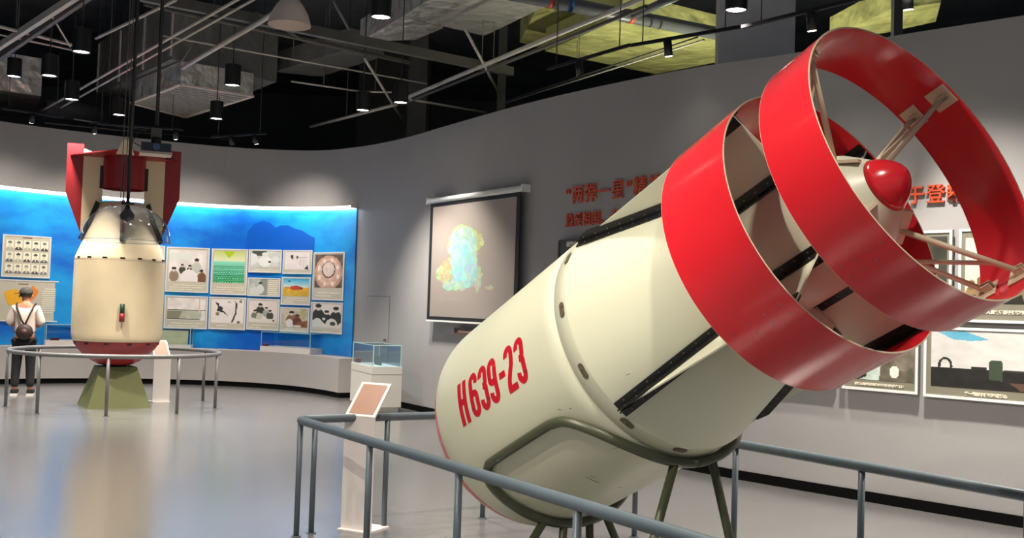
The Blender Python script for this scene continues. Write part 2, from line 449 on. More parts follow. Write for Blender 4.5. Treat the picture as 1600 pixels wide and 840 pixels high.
# fins with black angle irons
FIN = (41, 131, 221, 311)
def in_fin(ph, t, r, side):   # point in the fin plane offset sideways
    a = math.radians(ph); u = math.cos(a) * BW + math.sin(a) * BV; sd = np.cross(AX, u)
    return C0 + AX * t + u * r + sd * side
for ph in FIN:
    ts = [.1, .35, .6, .875, .879, .89, 1.1, 1.285]
    poly = [(t, aft_r(t) - .01) for t in ts] + [(1.285, .659), (.1, .664)]
    a = math.radians(ph); u = math.cos(a) * BW + math.sin(a) * BV; sd = np.cross(AX, u)
    fb = MB(); fb.prism([in_fin(ph, t, r, -.004) for t, r in poly], sd * .008)
    fin = fix_normals(fb.build('fin', M_cream, bomb))
    for s_ in (-1, 1):
        st = MB()
        W = .05
        def slab(L, H, off):
            vs = L + H + [q + off for q in L] + [q + off for q in H]; k = len(L); fs = []
            for i in range(k - 1):
                fs += [(i, i + 1, k + i + 1, k + i), (2 * k + i, 3 * k + i, 3 * k + i + 1, 2 * k + i + 1), (i, 2 * k + i, 2 * k + i + 1, i + 1), (k + i, k + i + 1, 3 * k + i + 1, 3 * k + i)]
            fs += [(0, k, 3 * k, 2 * k), (k - 1, 3 * k - 1, 4 * k - 1, 2 * k - 1)]
            return vs, fs
        for tq in (np.linspace(.105, .874, 10), np.linspace(.892, 1.284, 5)):
            lo = [in_fin(ph, t, aft_r(t) + .004, s_ * .005) for t in tq]
            hi = [in_fin(ph, t, aft_r(t) + .004 + W * min(1, (t - .08) / .06), s_ * .005) for t in tq]
            st.add(*slab(lo, hi, sd * s_ * .006))
            outb = [B(t, aft_r(t) + .004, ph + s_ * math.degrees(W * .9 / aft_r(t))) for t in tq]
            st.add(*slab(lo, outb, u * .006))
        ri = fix_normals(st.build('root_strip', M_strip, fin))
        rv = MB()
        for t in np.linspace(.16, 1.25, 15):
            c = in_fin(ph, t, aft_r(t) + .03, s_ * .011); rv.tube([c, c + sd * s_ * .003], .004, 6)
            c = B(t, aft_r(t) + .009, ph + s_ * math.degrees(.03 / aft_r(t))); rv.tube([c, c + u * .004], .004, 6)
        tag(rv.build('rivet_heads', M_rivet, fin), kind='stuff')
        tp = MB(); tl = list(np.linspace(.89, 1.285, 6))
        tp.add(*slab([in_fin(ph, t, .655, s_ * .005) for t in tl], [in_fin(ph, t, .605, s_ * .005) for t in tl], sd * s_ * .006))
        tp.add(*slab([B(t, .657, ph + s_ * .5) for t in tl], [B(t, .657, ph + s_ * 4.6) for t in tl], -u * .006))
        fix_normals(tp.build('tip_strip', M_strip, fin))

# struts and mounting plates of the rear ring
for ph in FIN:
    for (q0, q1, r_) in (((1.475, .205), (1.752, .662), .0135), ((1.36, .262), (1.575, .662), .0125), ((1.30, .285), (1.69, .56), .011)):
        MB().tube([in_fin(ph, *q0, 0), in_fin(ph, *q1, 0)], r_, 10).build('strut', M_strut, bomb)
    fb = MB(); fb.beam(in_fin(ph, 1.42, .252, 0), in_fin(ph, 1.57, .152, 0), .05, .014); fix_normals(fb.build('strut_foot', M_strut, bomb))
    for (a, b_) in ((1.685, 1.79), (1.535, 1.62)):
        g = MB(); P = []
        for (t, dp, rr) in ((a, -4.6, .6635), (b_, -4.6, .6635), (b_, 4.6, .6635), (a, 4.6, .6635)): P.append(B(t, rr, ph + dp))
        u = nrm(in_fin(ph, 0, 1, 0) - C0)
        g.prism(P, -u * .006); pm = fix_normals(g.build('mounting_plate', M_strut, bomb))
        tm = (a + b_) / 2 + .01
        fix_normals(MB().box(in_fin(ph, tm, .64, .014), AX * .022, u * .018, np.cross(AX, u) * .003).build('lug', M_strut, pm))
        fix_normals(MB().box(in_fin(ph, tm, .64, -.014), AX * .022, u * .018, np.cross(AX, u) * .003).build('lug', M_strut, pm))

# lifting slots round the seam
for k in range(12):
    ph = 50.5 + 29.1 * k if k < 6 else 50.5 + 29.1 * 5 + (360 - 29.1 * 5) / 7 * (k - 5)
    def obround(L, Wd, r):
        P = []
        for i in range(16):
            an = 2 * math.pi * i / 16; x = math.cos(an) * Wd; y = math.sin(an) * Wd + (L - Wd) * (1 if math.sin(an) > 0 else -1)
            P.append(B(.066 + x, r, ph + math.degrees(y / RB)))
        return P
    rim = obround(.036, .0165, RB + .0012); inner = obround(.031, .0115, RB - .004)
    u = nrm(B(.066, 1, ph) - B(.066, 0, ph))
    so = fix_normals(MB().prism([q + u * .0004 for q in obround(.042, .018, RB)], u * .0012).build('lifting_slot', M_slot, bomb))
    fix_normals(MB().tube([B(.066, RB + .001, ph - 1.2), B(.066, RB + .004, ph - 1.2)], .006, 8).build('bolt', M_rivet, so))

# lettering
HG = .247
def arc(cx, cy, rx, ry, a0, a1, n=14):
    return [(cx + rx * math.cos(math.radians(a0 + (a1 - a0) * i / n)), cy + ry * math.sin(math.radians(a0 + (a1 - a0) * i / n))) for i in range(n + 1)]
W_ = .090; SWX = .036
L_, R_, CX = SWX / 2, W_ - SWX / 2, W_ / 2; RX = CX - SWX / 2; RY = .034
top = HG - SWX / 2 - RY + .002; bot = SWX / 2 + RY - .002
six = [arc(CX, top, RX, RY, -25, 180) + [(L_, bot)] + arc(CX, bot, RX, RY, 180, 360) + [(R_, .105)] + arc(CX, .105, RX, .028, 0, 180)]
nine = [[(W_ - x, HG - y) for x, y in s_] for s_ in six]
three = [arc(CX, top, RX, RY, 200, 0) + [(R_, .168)] + arc(CX - .004, .155, RX + .004, .026, 20, -90, 8), arc(CX - .004, .110, RX + .004, .024, 90, -10, 8) + [(R_, bot)] + arc(CX, bot, RX, RY, 0, -205)]
two = [arc(CX, top, RX, RY, 195, 0) + [(R_, .165), (R_ - .006, .135), (L_ + .012, .065), (L_ + .002, .035), (L_, .012)], [(0, .014), (W_, .014)]]
GL = {'H': [[(L_, 0), (L_, HG)], [(R_, 0), (R_, HG)], [(L_, HG * .52), (R_, HG * .52)]], '6': six, '9': nine, '3': three, '2': two, '-': [[(.012, HG * .47), (W_ - .006, HG * .47)]]}
def stroke(mb, pts, width, fn):
    P = []
    for a, b_ in zip(pts[:-1], pts[1:]):
        k = max(1, int(math.hypot(b_[0] - a[0], b_[1] - a[1]) / .008))
        P += [(a[0] + (b_[0] - a[0]) * i / k, a[1] + (b_[1] - a[1]) * i / k) for i in range(k)]
    P.append(pts[-1]); vs = []
    for i in range(len(P)):
        a = P[max(0, i - 1)]; b_ = P[min(len(P) - 1, i + 1)]; dx, dy = b_[0] - a[0], b_[1] - a[1]; l = math.hypot(dx, dy) or 1
        nx, ny = -dy / l * width / 2, dx / l * width / 2
        vs += [fn(P[i][0] + nx, P[i][1] + ny), fn(P[i][0] - nx, P[i][1] - ny)]
    mb.add(vs, [(2 * i, 2 * i + 1, 2 * i + 3, 2 * i + 2) for i in range(len(P) - 1)], True)
let = MB()
for ch, tc in (('H', -.945), ('6', -.822), ('3', -.721), ('9', -.622), ('-', -.529), ('2', -.452), ('3', -.349)):
    wsc = 1.0 if ch != '-' else .8
    def fn(x, y, tc=tc, wsc=wsc): return B(tc + (x - W_ / 2) * wsc + (y / HG - .5) * .02, RB + .0016, 98.2 - y / HG * 21.2)
    for s_ in GL[ch]: stroke(let, s_, SWX if ch != '-' else .036, fn)
lo = let.build('lettering', mat('red_letter_paint', (198, 24, 40), .35, var=.03), bomb)
lo['label'] = 'red painted lettering H639-23'

# scuffs and scratches in the paint
def skin_uv(px, py):
    d = ray(px, py); k = np.linspace(4, 9, 6001)[:, None]; X = ORG + d * k - C0; tt = X @ AX; rho = np.linalg.norm(X - tt[:, None] * AX, axis=1)
    i = int(np.argmax(rho < RB)); return float(tt[i]), math.degrees(math.atan2(X[i] @ BV, X[i] @ BW))
sc1, sc2 = MB(), MB()
for mb_, pts, wd in ((sc1, [(857, 727), (873, 738), (890, 750)], .003), (sc2, [(915, 745), (936, 753)], .004), (sc2, [(922, 743), (931, 746)], .004), (sc2, [(965, 760), (973, 761)], .004), (sc2, [(958, 701), (968, 698)], .003), (sc2, [(872, 639), (878, 640)], .003), (sc2, [(890, 638), (893, 637)], .003), (sc2, [(818, 787), (819, 789)], .004), (sc2, [(978, 586), (985, 583)], .003)):
    P = [skin_uv(*q) for q in pts]
    stroke(mb_, [(a, b_ * RB * math.pi / 180) for a, b_ in P], wd, lambda x, y: B(x, RB + .001, y / RB * 180 / math.pi))
sc1.build('scratch', mat('pale_scratch', (216, 214, 190), .6), bomb)
sc2.build('scuff_marks', mat('dark_scuff', (104, 100, 84), .7), bomb)

# cradle of bent olive tube
cr = thing('bomb_cradle', 'olive green bent tube cradle on splayed legs under the large bomb casing', 'stand', (C0[0] - .2, C0[1] + .3, 0))
RC = RB + .029
def bend_path(pts, k=6, rad=.35):
    out = [pts[0]]
    for i in range(1, len(pts) - 1):
        a, b_, c = [np.array(q, float) for q in pts[i - 1:i + 2]]
        p0 = b_ + (a - b_) * rad; p1 = b_ + (c - b_) * rad
        for j in range(k + 1):
            t = j / k; out.append(tuple((1 - t) ** 2 * p0 + 2 * t * (1 - t) * b_ + t * t * p1))
    out.append(pts[-1]); return out
def cpath(sg):   # (t, phi) side path on one flank, from front keel to rear keel
    half = [(-1.05, 180), (-1.05, 165), (-1.05, 150), (-1.045, 138), (-1.02, 126), (-.94, 120.5), (-.85, 119.5), (-.4, 119.5), (-.30, 120), (-.22, 122), (-.15, 127), (-.09, 134), (-.045, 143), (-.02, 152), (-.01, 165), (-.01, 180)]
    C = catmull([(a, b_, 0) for a, b_ in half], 6)
    return [B(q[0], RC, q[1] if sg > 0 else 360 - q[1]) for q in C]
MB().tube(cpath(1), .027, 14).build('saddle_tube', M_olive, cr)
MB().tube(cpath(-1), .027, 14).build('saddle_tube', M_olive, cr)
HD = nrm([AX[0], AX[1], 0]); HS = nrm([BV[0], BV[1], 0])
rear_c = B(-.01, RC, 180); front_c = B(-1.05, RC, 180)
def leg(p, foot, r=.024): MB().tube([p, np.array([foot[0], foot[1], 0.0])], r, 12).build('leg', M_olive, cr)
for s_ in (1, -1):
    ptop = B(-.01, RC, 180 - s_ * 11)
    foot = ptop + HS * s_ * .30; leg(ptop, foot)
    ptop = B(-1.05, RC, 180 - s_ * 8)
    leg(ptop, ptop + HS * s_ * .02)
    ptop = B(-1.05, RC, 180 - s_ * 19)
    leg(ptop, ptop + HS * s_ * .26 - HD * .05)

# ------------------------------------------------------------------ rectangular barrier
HR = .7867
A2 = np.array([-1.4405, 7.2995]); DL = np.array([.52502, -.85109]); DN = np.array([.85109, .52502])
def bar(l, n_, z=HR): return np.array([*(A2 + DL * l + DN * n_), z])
WB, LB = 2.17, 5.2
def rounded_loop(corners, rad=.09, k=6):
    out = []; n_ = len(corners)
    for i in range(n_):
        a, b_, c = corners[i - 1], corners[i], corners[(i + 1) % n_]
        p0 = b_ + nrm(a - b_) * rad; p1 = b_ + nrm(c - b_) * rad
        for j in range(k + 1):
            t = j / k; out.append((1 - t) ** 2 * p0 + 2 * t * (1 - t) * b_ + t * t * p1)
    return out
fence = thing('barrier_rail', 'slate grey rectangular tube barrier round the large bomb casing', 'railing', bar(2.5, 1.1, 0))
MB().tube(rounded_loop([bar(0, 0), bar(0, WB), bar(LB, WB), bar(LB, 0)]), .029, 14, closed=True).build('top_rail', M_rail, fence)
for (l, n_) in [(.06, 0), (1.21, 0), (2.30, 0), (3.33, 0), (4.4, 0), (0, .13), (0, .68), (0, 1.5), (.12, WB), (1.0, WB), (2.0, WB), (2.99, WB), (3.97, WB), (5.0, WB), (LB, .6), (LB, 1.5)]:
    q = bar(l, n_, 0); pb = MB(); pb.tube([q, q + Z3 * (HR - .004)], .0195, 12)
    po = pb.build('post', M_rail, fence)
    fl_ = MB().tube([q, q + Z3 * .006], .034, 14); fl_.build('foot_plate', M_rail, po)

# ------------------------------------------------------------------ round barrier
RCN = np.array([-5.6814, 15.3613]); RRR = 1.433
rr = thing('round_barrier', 'grey circular tube barrier round the upright bomb casing', 'railing', (*RCN, 0))
MB().tube([(RCN[0] + RRR * math.cos(a), RCN[1] + RRR * math.sin(a), HR) for a in np.linspace(0, 2 * math.pi, 73)[:-1]], .03, 12, closed=True).build('top_rail', M_rail2, rr)
for a in (-74, -112, -36, -156, 2, 160, 48, 105):
    q = np.array([RCN[0] + RRR * math.cos(math.radians(a)), RCN[1] + RRR * math.sin(math.radians(a)), 0])
    po = MB().tube([q, q + Z3 * HR], .023, 10).build('post', M_rail2, rr)
    MB().tube([q, q + Z3 * .006], .04, 12).build('foot_plate', M_rail2, po)

# ------------------------------------------------------------------ upright bomb casing on pedestal
BX, BY = -5.70, 15.36
K2 = 107.3
def z2(py): return EYE + (461.3 - py) / 106.9
pd = thing('bomb_pedestal', 'olive green tapered pedestal under the upright bomb casing', 'pedestal', (BX, BY, 0))
ang = math.radians(31)
e1 = np.array([math.cos(ang), math.sin(ang), 0]); e2 = np.array([-math.sin(ang), math.cos(ang), 0])
def sq(h, z): return [np.array([BX, BY, z]) + e1 * a * h + e2 * b_ * h for a, b_ in ((-1, -1), (1, -1), (1, 1), (-1, 1))]
zp = z2(570.8)
MB().hexa(sq(.43, 0) + sq(.25, zp)).build('block', M_olive2, pd)
b2 = thing('upright_bomb_casing', 'upright cream bomb casing with red base and tail fins on a green pedestal', 'bomb replica', (BX, BY, zp))
def L2(prof, n=64): return MB().lathe((BX, BY, 0), Z3, X3, Y3, [(z, r) for z, r in prof], n)
zb = zp + .035
fix_normals(L2([(z2(570.6), .001), (z2(570), .14), (z2(567.5), .24), (z2(562), .34), (z2(554), .44), (z2(544), .53), (z2(536), .58), (z2(532), .59)]).build('nose_bowl', M_dred, b2))['label'] = 'dark red rounded base'
fix_normals(L2([(z2(532), .585), (z2(531.5), .597), (z2(527), .612), (z2(520), .622), (z2(470), .625), (z2(409), .622)]).build('body', M_cream2, b2))
fix_normals(L2([(z2(409), .619), (z2(408), .622), (z2(404), .616), (z2(380), .525), (z2(350), .405), (z2(330), .335), (z2(318), .31), (z2(317.8), .001)]).build('tail_cone', M_cream2, b2))
fr = math.radians(20.4)
def rot2(x, y, z): return np.array([BX + x * math.cos(fr) - y * math.sin(fr), BY + x * math.sin(fr) + y * math.cos(fr), z])
zt = z2(237); ZC = [z2(380), z2(350), z2(330), z2(318)]; RCn = [.525, .405, .335, .31]
for k in range(4):
    a = k * math.pi / 2 + math.pi
    dx, dy = math.cos(a), math.sin(a); sx, sy = -dy, dx
    def fp(r, z, s_, dx=dx, dy=dy, sx=sx, sy=sy): return rot2(dx * r + sx * s_, dy * r + sy * s_, z)
    fin = fix_normals(MB().prism([fp(.515, z2(380), -.008), fp(.56, z2(368), -.008), fp(.56, zt, -.008), fp(.285, zt - .1, -.008), fp(.285, z2(318), -.008), fp(.33, z2(331), -.008)], fp(0, 0, .008) - fp(0, 0, -.008)).build('fin', M_cream2, b2))
    fix_normals(MB().prism([fp(.56, z2(368), -.009), fp(.78, z2(306), -.009), fp(.78, zt + .06, -.009), (fp(.56, zt + .06, -.009))], fp(0, 0, .009) - fp(0, 0, -.009)).build('fin_outer_panel', M_dred, fin))
    for s_ in (-1, 1):
        st = MB(); rr0 = [(.525, z2(380)), (.405, z2(350)), (.31, z2(320))]
        st.prism([fp(r + .004, z, s_ * .009) for r, z in rr0] + [fp(r + .06, z + .035, s_ * .009) for r, z in rr0[::-1]], fp(0, 0, s_ * .014) - fp(0, 0, 0))
        fix_normals(st.build('root_strip', M_strip, fin))
    fix_normals(MB().prism([fp(.275, z2(297), -.02), fp(.275, z2(262), -.02), fp(.33, z2(262), -.02), fp(.33, z2(297), -.02)], fp(0, 0, .04) - fp(0, 0, 0)).build('ring_strip', M_strip, b2))
zpl = z2(249)
fix_normals(MB().prism([rot2(-.75, 0, zpl), rot2(0, -.76, zpl + .05), rot2(.75, 0, zpl), rot2(0, .76, zpl - .05)], Z3 * .014).build('tail_plate', M_dred, b2))
rb = MB(); rb.lathe((BX, BY, 0), Z3, X3, Y3, [(z2(297), .29), (zpl, .29)], 48); rb.lathe((BX, BY, 0), Z3, X3, Y3, [(zpl, .28), (z2(297), .28)], 48)
fix_normals(rb.build('ring_shroud', M_dred, b2))
# small cream bracket at the near fin head
fix_normals(MB().hexa([rot2(x, y, zt - .14) for x, y in ((-.12, -.80), (.12, -.80), (.12, -.74), (-.12, -.74))] + [rot2(x, y, zt + .06) for x, y in ((-.04, -.79), (.04, -.79), (.04, -.75), (-.04, -.75))]).build('head_bracket', M_cream2, b2))
for (zz, rad, sp) in ((z2(405.5), .617, 22), (z2(535), .585, 30)):
    for k in range(0, 360, sp):
        a = math.radians(k + 7); c = np.array([BX + rad * math.cos(a), BY + rad * math.sin(a), zz]); tg = np.array([-math.sin(a), math.cos(a), 0]); nn = np.array([math.cos(a), math.sin(a), 0])
        if (c - ORG) @ nn < 0: MB().box(c, tg * .032, nn * .006, Z3 * .012).build('lifting_slot', M_strip, b2)
q = np.array([BX, BY, 0]); da = nrm([.42, -.9, 0])
MB().tube([q + da * .626 + Z3 * z2(499), q + da * .68 + Z3 * z2(499)], .02, 8).build('plug_stub', M_rivet, b2)
MB().tube([q + da * .665 + Z3 * z2(501), q + da * .665 + Z3 * z2(488)], .038, 12).build('plug', M_dred, b2)
MB().tube([q + da * .665 + Z3 * z2(488), q + da * .665 + Z3 * z2(474)], .032, 12).build('plug_cap', mat('dark_green_plug', (30, 70, 44), .5), b2)

# ------------------------------------------------------------------ info stands
def info_stand(base, head, w, h, plen, label):
    st = thing('information_stand', label, 'sign stand', (base[0], base[1], 0))
    wx = np.array([math.cos(head), math.sin(head), 0]); bk = np.array([-math.sin(head), math.cos(head), 0]); b0 = np.array([base[0], base[1], 0.0])
    MB().box(b0 + bk * .09 + Z3 * .005, wx * w / 2, bk * .14, Z3 * .005).build('foot_plate', M_white, st)
    MB().box(b0 + Z3 * (h / 2 + .01), wx * w / 2, bk * .006, Z3 * h / 2).build('column_sheet', M_white, st)
    dn = nrm(bk * .66 + Z3 * .75); nn = nrm(np.cross(wx, dn))
    c = b0 + Z3 * (h + .01) + dn * plen / 2
    MB().box(c, wx * w / 2, dn * plen / 2, nn * .006).build('reading_panel', M_white, st)
    MB().box(c + nn * .0075, wx * (w / 2 - .025), dn * (plen / 2 - .02), nn * .001).build('printed_sheet', M_tan, st)
    return st
q = at_z(556, 829, 0)
info_stand((q[0], q[1]), math.radians(-27), .255, .79, .30, 'tall white bent sheet information stand with tan panel inside the near barrier')
q = at_z(251, 628, 0)
info_stand((q[0], q[1]), math.radians(38), .26, .66, .34, 'white information stand beside the round barrier in front of the ledge')

# ------------------------------------------------------------------ wall boards
class Canvas:
    def __init__(s, w, h, c): s.w, s.h = w, h; s.a = np.ones((h, w, 3)) * np.array(c, float); s.y, s.x = np.mgrid[0:h, 0:w]; s.x = (s.x + .5) / w; s.y = (s.y + .5) / h
    def ell(s, cx, cy, rx, ry, c): s.a[((s.x - cx) / rx) ** 2 + ((s.y - cy) / ry) ** 2 < 1] = c; return s
    def rect(s, x0, y0, x1, y1, c): s.a[(s.x >= x0) & (s.x < x1) & (s.y >= y0) & (s.y < y1)] = c; return s
    def poly(s, P, c):
        ins = np.zeros(s.x.shape, bool); n = len(P)
        for i in range(n):
            x0, y0 = P[i]; x1, y1 = P[(i + 1) % n]
            if y0 == y1: continue
            ins ^= ((s.y < y0) != (s.y < y1)) & (s.x < (x1 - x0) * (s.y - y0) / (y1 - y0) + x0)
        s.a[ins] = c; return s
    def vgrad(s, c0, c1, y0=0, y1=1):
        k = np.clip((s.y - y0) / (y1 - y0), 0, 1)[..., None]; msk = (s.y >= y0) & (s.y < y1)
        s.a[msk] = (np.array(c0) * (1 - k) + np.array(c1) * k)[msk]; return s
    def noise(s, amp, n=8, seed=0):
        r = np.random.RandomState(seed); g = r.rand(n + 2, n + 2) - .5
        fx = s.x * n; fy = s.y * n; ix = fx.astype(int); iy = fy.astype(int); u = fx - ix; v = fy - iy
        q = g[iy, ix] * (1 - u) * (1 - v) + g[iy, ix + 1] * u * (1 - v) + g[iy + 1, ix] * (1 - u) * v + g[iy + 1, ix + 1] * u * v
        s.a = np.clip(s.a + amp * q[..., None], 0, 255); return s
    def blobs(s, k, c, seed, x0=0, x1=1, y0=0, y1=1, r=.08):
        R = random.Random(seed)
        for _ in range(k): s.ell(R.uniform(x0, x1), R.uniform(y0, y1), r * R.uniform(.4, 1.3), r * R.uniform(.5, 1.6), [max(0, min(255, q + R.uniform(-25, 25))) for q in c])
        return s
def lin_arr(a):
    a = np.clip(a / 255.0, 0, 1); return np.where(a <= .04045, a / 12.92, ((a + .055) / 1.055) ** 2.4)
def print_obj(cv, o, U, V, parent, material, name='print', base=None):
    """flat printed sheet: origin o = top-left corner, U across, V down"""
    h, w = cv.h, cv.w
    js, is_ = np.mgrid[0:h + 1, 0:w + 1]
    P = (o[None, None] + (is_ / w)[..., None] * U + (js / h)[..., None] * V).reshape(-1, 3)
    b = MB(); b.v = [tuple(q) for q in P]
    b.f = [(j * (w + 1) + i, (j + 1) * (w + 1) + i, (j + 1) * (w + 1) + i + 1, j * (w + 1) + i + 1) for j in range(h) for i in range(w)]; b.sm = [False] * len(b.f)
    ob = b.build(name, material, parent, base)
    ca = ob.data.color_attributes.new('ink', 'FLOAT_COLOR', 'CORNER')
    c = np.ones((h * w, 4, 4)); c[:, :, :3] = lin_arr(cv.a).reshape(-1, 1, 3)
    ca.data.foreach_set('color', c.reshape(-1))
    return ob
M_print = print_mat('photo_print')

def board(xl, xr, yt, yb, label, cv=None, photo=(.06, .07, .94, .72), caps=(), fill=M_boardbeige, name='photo_board', cat='photo board', group=None, off=.05, frame_t=.012, border=True, cap_text=None, frame_mat=None):
    xm = (xl + xr) / 2; ym = (yt + yb) / 2
    s0 = on_wall(xl, ym)[0]; s1 = on_wall(xr, ym)[0]; z1 = on_wall(xm, yt)[1]; z0 = on_wall(xm, yb)[1]
    p, t, n_ = wall_frame((s0 + s1) / 2); W = s1 - s0; H = z1 - z0
    c = p + n_ * off + Z3 * (z0 + z1) / 2
    th = thing(name, label, cat, c, group)
    MB().box(c, t * W / 2, Z3 * H / 2, n_ * .014).build('backing_board', fill, th)
    fw = min(.022, W * .04)
    f0 = c + n_ * .016
    for (cc, a, b_) in ((f0 - t * (W / 2 - fw / 2), t * fw / 2, Z3 * H / 2), (f0 + t * (W / 2 - fw / 2), t * fw / 2, Z3 * H / 2), (f0 + Z3 * (H / 2 - fw / 2), t * (W / 2 - fw), Z3 * fw / 2), (f0 - Z3 * (H / 2 - fw / 2), t * (W / 2 - fw), Z3 * fw / 2)):
        MB().box(cc, a, b_, n_ * .006).build('frame_bar', frame_mat or M_frame, th)
    o = c + n_ * .0158 - t * W / 2 + Z3 * H / 2
    if cv is not None:
        x0, y0, x1, y1 = photo
        print_obj(cv, o + t * W * x0 - Z3 * H * y0, t * W * (x1 - x0), -Z3 * H * (y1 - y0), th, M_print)
    if caps:
        cb = MB()
        for (x0, x1, y, hh) in caps:
            cb.box(o + t * W * (x0 + x1) / 2 - Z3 * H * y, t * W * (x1 - x0) / 2, Z3 * H * hh / 2, n_ * .0006)
        tag(cb.build('caption_lines', M_cap, th), 'pale printed caption lines', kind='stuff')
    if cap_text:
        txt, size, y = cap_text
        V, Fs = text_mesh(txt, size, .0008, .002)
        cc = o + t * W / 2 - Z3 * H * y + n_ * .0012
        MB().add([cc + t * v[0] + Z3 * v[1] + n_ * v[2] for v in V], Fs).build('caption', M_cap, th)
    return th, c, t, n_, W, H, o
def cap_rows(n, y0, y1, seed, x0=.1, x1=.92):
    R = random.Random(seed); out = []
    for i in range(n):
        y = y0 + (y1 - y0) * (i + .5) / n; a = x0 + (.07 if i == 0 else 0); b_ = x1 if i < n - 1 else x0 + (x1 - x0) * R.uniform(.3, .95)
        while a < b_ - .05:
            e = min(b_, a + R.uniform(.14, .4)); out.append((a, e, y, (y1 - y0) / n * .42)); a = e + .02
    return out

W8 = (236, 230, 222); GY = (150, 150, 142); DK = (58, 58, 50)
def person(cv, x, y, sc, coat, face=(222, 208, 194), hair=(44, 42, 38)):
    cv.ell(x, y + .42 * sc, .26 * sc, .36 * sc, coat); cv.ell(x, y, .12 * sc, .15 * sc, face); cv.ell(x, y - .07 * sc, .13 * sc, .09 * sc, hair); return cv
# portraits board
th, c, t, n_, W, H, o = board(2, 78, 368, 433.5, 'beige board with fifteen small black and white portraits in three rows', fill=M_boardbeige)
M_port = M_print
for r in range(3):
    for k in range(5):
        R = random.Random(r * 5 + k); cv = Canvas(14, 20, (246, 240, 214))
        cv.ell(.5, .98, .5, .3, (90 + R.randint(-30, 40),) * 3 if R.random() < .7 else (190, 184, 160)); cv.ell(.5, .42, .24, .27, (232, 222, 200)); cv.ell(.5, .24, .26, .13, (120 + R.randint(-50, 40),) * 3); cv.rect(.44, .70, .56, .9, (235, 228, 205))
        print_obj(cv, o + t * W * (.075 + .178 * k) - Z3 * H * (.12 + .28 * r), t * W * .15, -Z3 * H * .235, th, M_port, 'portrait')
MB().box(o + t * W * .5 - Z3 * H * .06, t * W * .1, Z3 * H * .012, n_ * .0006).build('title_line', mat('brown_ink', (120, 104, 84), .5), th)
# map board
th, c, t, n_, W, H, o = board(-32, 101.5, 437, 502, 'wide beige board with an orange and yellow map and text', caps=[(.715 + .03 * (i == 0), .955 - (.1 if i == 11 else .02 * (i % 3)), .2 + .052 * i, .026) for i in range(12)])
def flat_poly(pts, material, name):
    b = MB(); b.prism([o + t * W * x - Z3 * H * y + n_ * .0004 for x, y in pts], n_ * .0008); return fix_normals(b.build(name, material, th))
flat_poly([(.27, .30), (.33, .26), (.40, .22), (.44, .27), (.47, .36), (.50, .45), (.52, .62), (.46, .66), (.38, .66), (.32, .58), (.29, .47)], mat('map_yellow', (250, 182, 44), .5), 'map_area')
flat_poly([(.50, .45), (.55, .40), (.565, .24), (.60, .12), (.64, .2), (.675, .26), (.655, .36), (.615, .46), (.575, .52), (.585, .62), (.60, .70), (.555, .76), (.50, .70), (.52, .60)], mat('map_orange', (248, 146, 58), .5), 'map_area')
MB().box(o + t * W * .49 - Z3 * H * .1, t * W * .06, Z3 * H * .012, n_ * .0006).build('title_line', MATS['brown_ink'], th)

# black and white photographs and colour pictures
cv = Canvas(56, 40, (236, 226, 220)).noise(26, 6, 1).rect(0, .1, .6, .3, (222, 224, 216))
for (x, y, s_, cc) in ((.36, .5, .34, (70, 72, 60)), (.56, .52, .36, (52, 54, 44)), (.74, .34, .5, (200, 204, 192)), (.14, .62, .5, (150, 130, 108)), (.88, .68, .45, (150, 116, 80))): person(cv, x, y, s_, cc)
cv.ell(.55, .95, .24, .34, (244, 232, 228)).ell(.9, .9, .12, .2, (120, 84, 62))
board(260, 327.5, 386.5, 456.5, 'photo board of men crowded round a table, left of the green picture', cv, (.07, .06, .93, .76), cap_rows(3, .82, .96, 1))
cv = Canvas(52, 44, (226, 224, 160)).vgrad((196, 206, 120), (236, 238, 200), 0, .35).vgrad((150, 226, 196), (20, 120, 76), .32, 1).poly([(.3, 0), (.7, 0), (.52, .2), (.46, .2)], (176, 200, 30))
for j in range(9):
    cv.rect(0, .47 + .058 * j, 1, .49 + .058 * j, (30, 130, 92))
    for i in range(13): cv.ell((i + .5 * (j % 2)) / 12.5, .515 + .058 * j, .03, .02, (150, 240, 204) if j < 5 else (120, 220, 160))
board(331.5, 388, 389, 460.5, 'colour picture of green rows of machines with a caption below', cv, (.06, .05, .92, .74), cap_rows(3, .82, .96, 2))
cv = Canvas(44, 28, (206, 210, 200)).noise(40, 6, 3).rect(.05, 0, .55, .3, (80, 84, 76)); person(cv, .5, .22, .9, (236, 236, 230), (226, 220, 214), (226, 226, 220)); cv.ell(.66, .62, .05, .06, DK).ell(.86, .5, .12, .2, (226, 226, 220)).poly([(.0, .1), (.2, .2), (.28, .6), (0, .9)], (230, 230, 226))
board(391, 442, 390, 426, 'small photo board of a worker in white, upper row right of the green picture', cv, (.06, .07, .94, .8), cap_rows(2, .84, .96, 3))
cv = Canvas(44, 28, (238, 226, 222)).noise(12, 5, 4).poly([(.22, .2), (.34, .18), (.34, .42), (.27, .4)], (60, 60, 54)).ell(.5, .3, .04, .08, (110, 108, 100)).rect(.55, .28, .9, .31, (180, 176, 168)).poly([(.8, .95), (.92, .74), (.96, 1)], (40, 40, 36)).rect(.62, .35, .66, .8, (214, 206, 200)).rect(.75, .35, .78, .9, (216, 208, 200))
board(445, 490.5, 391, 428, 'small pale photo board above the desert picture', cv, (.06, .07, .92, .82), cap_rows(1, .86, .95, 4, .45, .65))
cv = Canvas(46, 56, (104, 84, 70)).noise(30, 6, 5).ell(.5, .55, .5, .52, (206, 160, 132)).ell(.5, .52, .42, .42, (226, 186, 162)).ell(.5, .46, .25, .25, (90, 62, 48)).ell(.5, .45, .21, .22, (236, 214, 200))
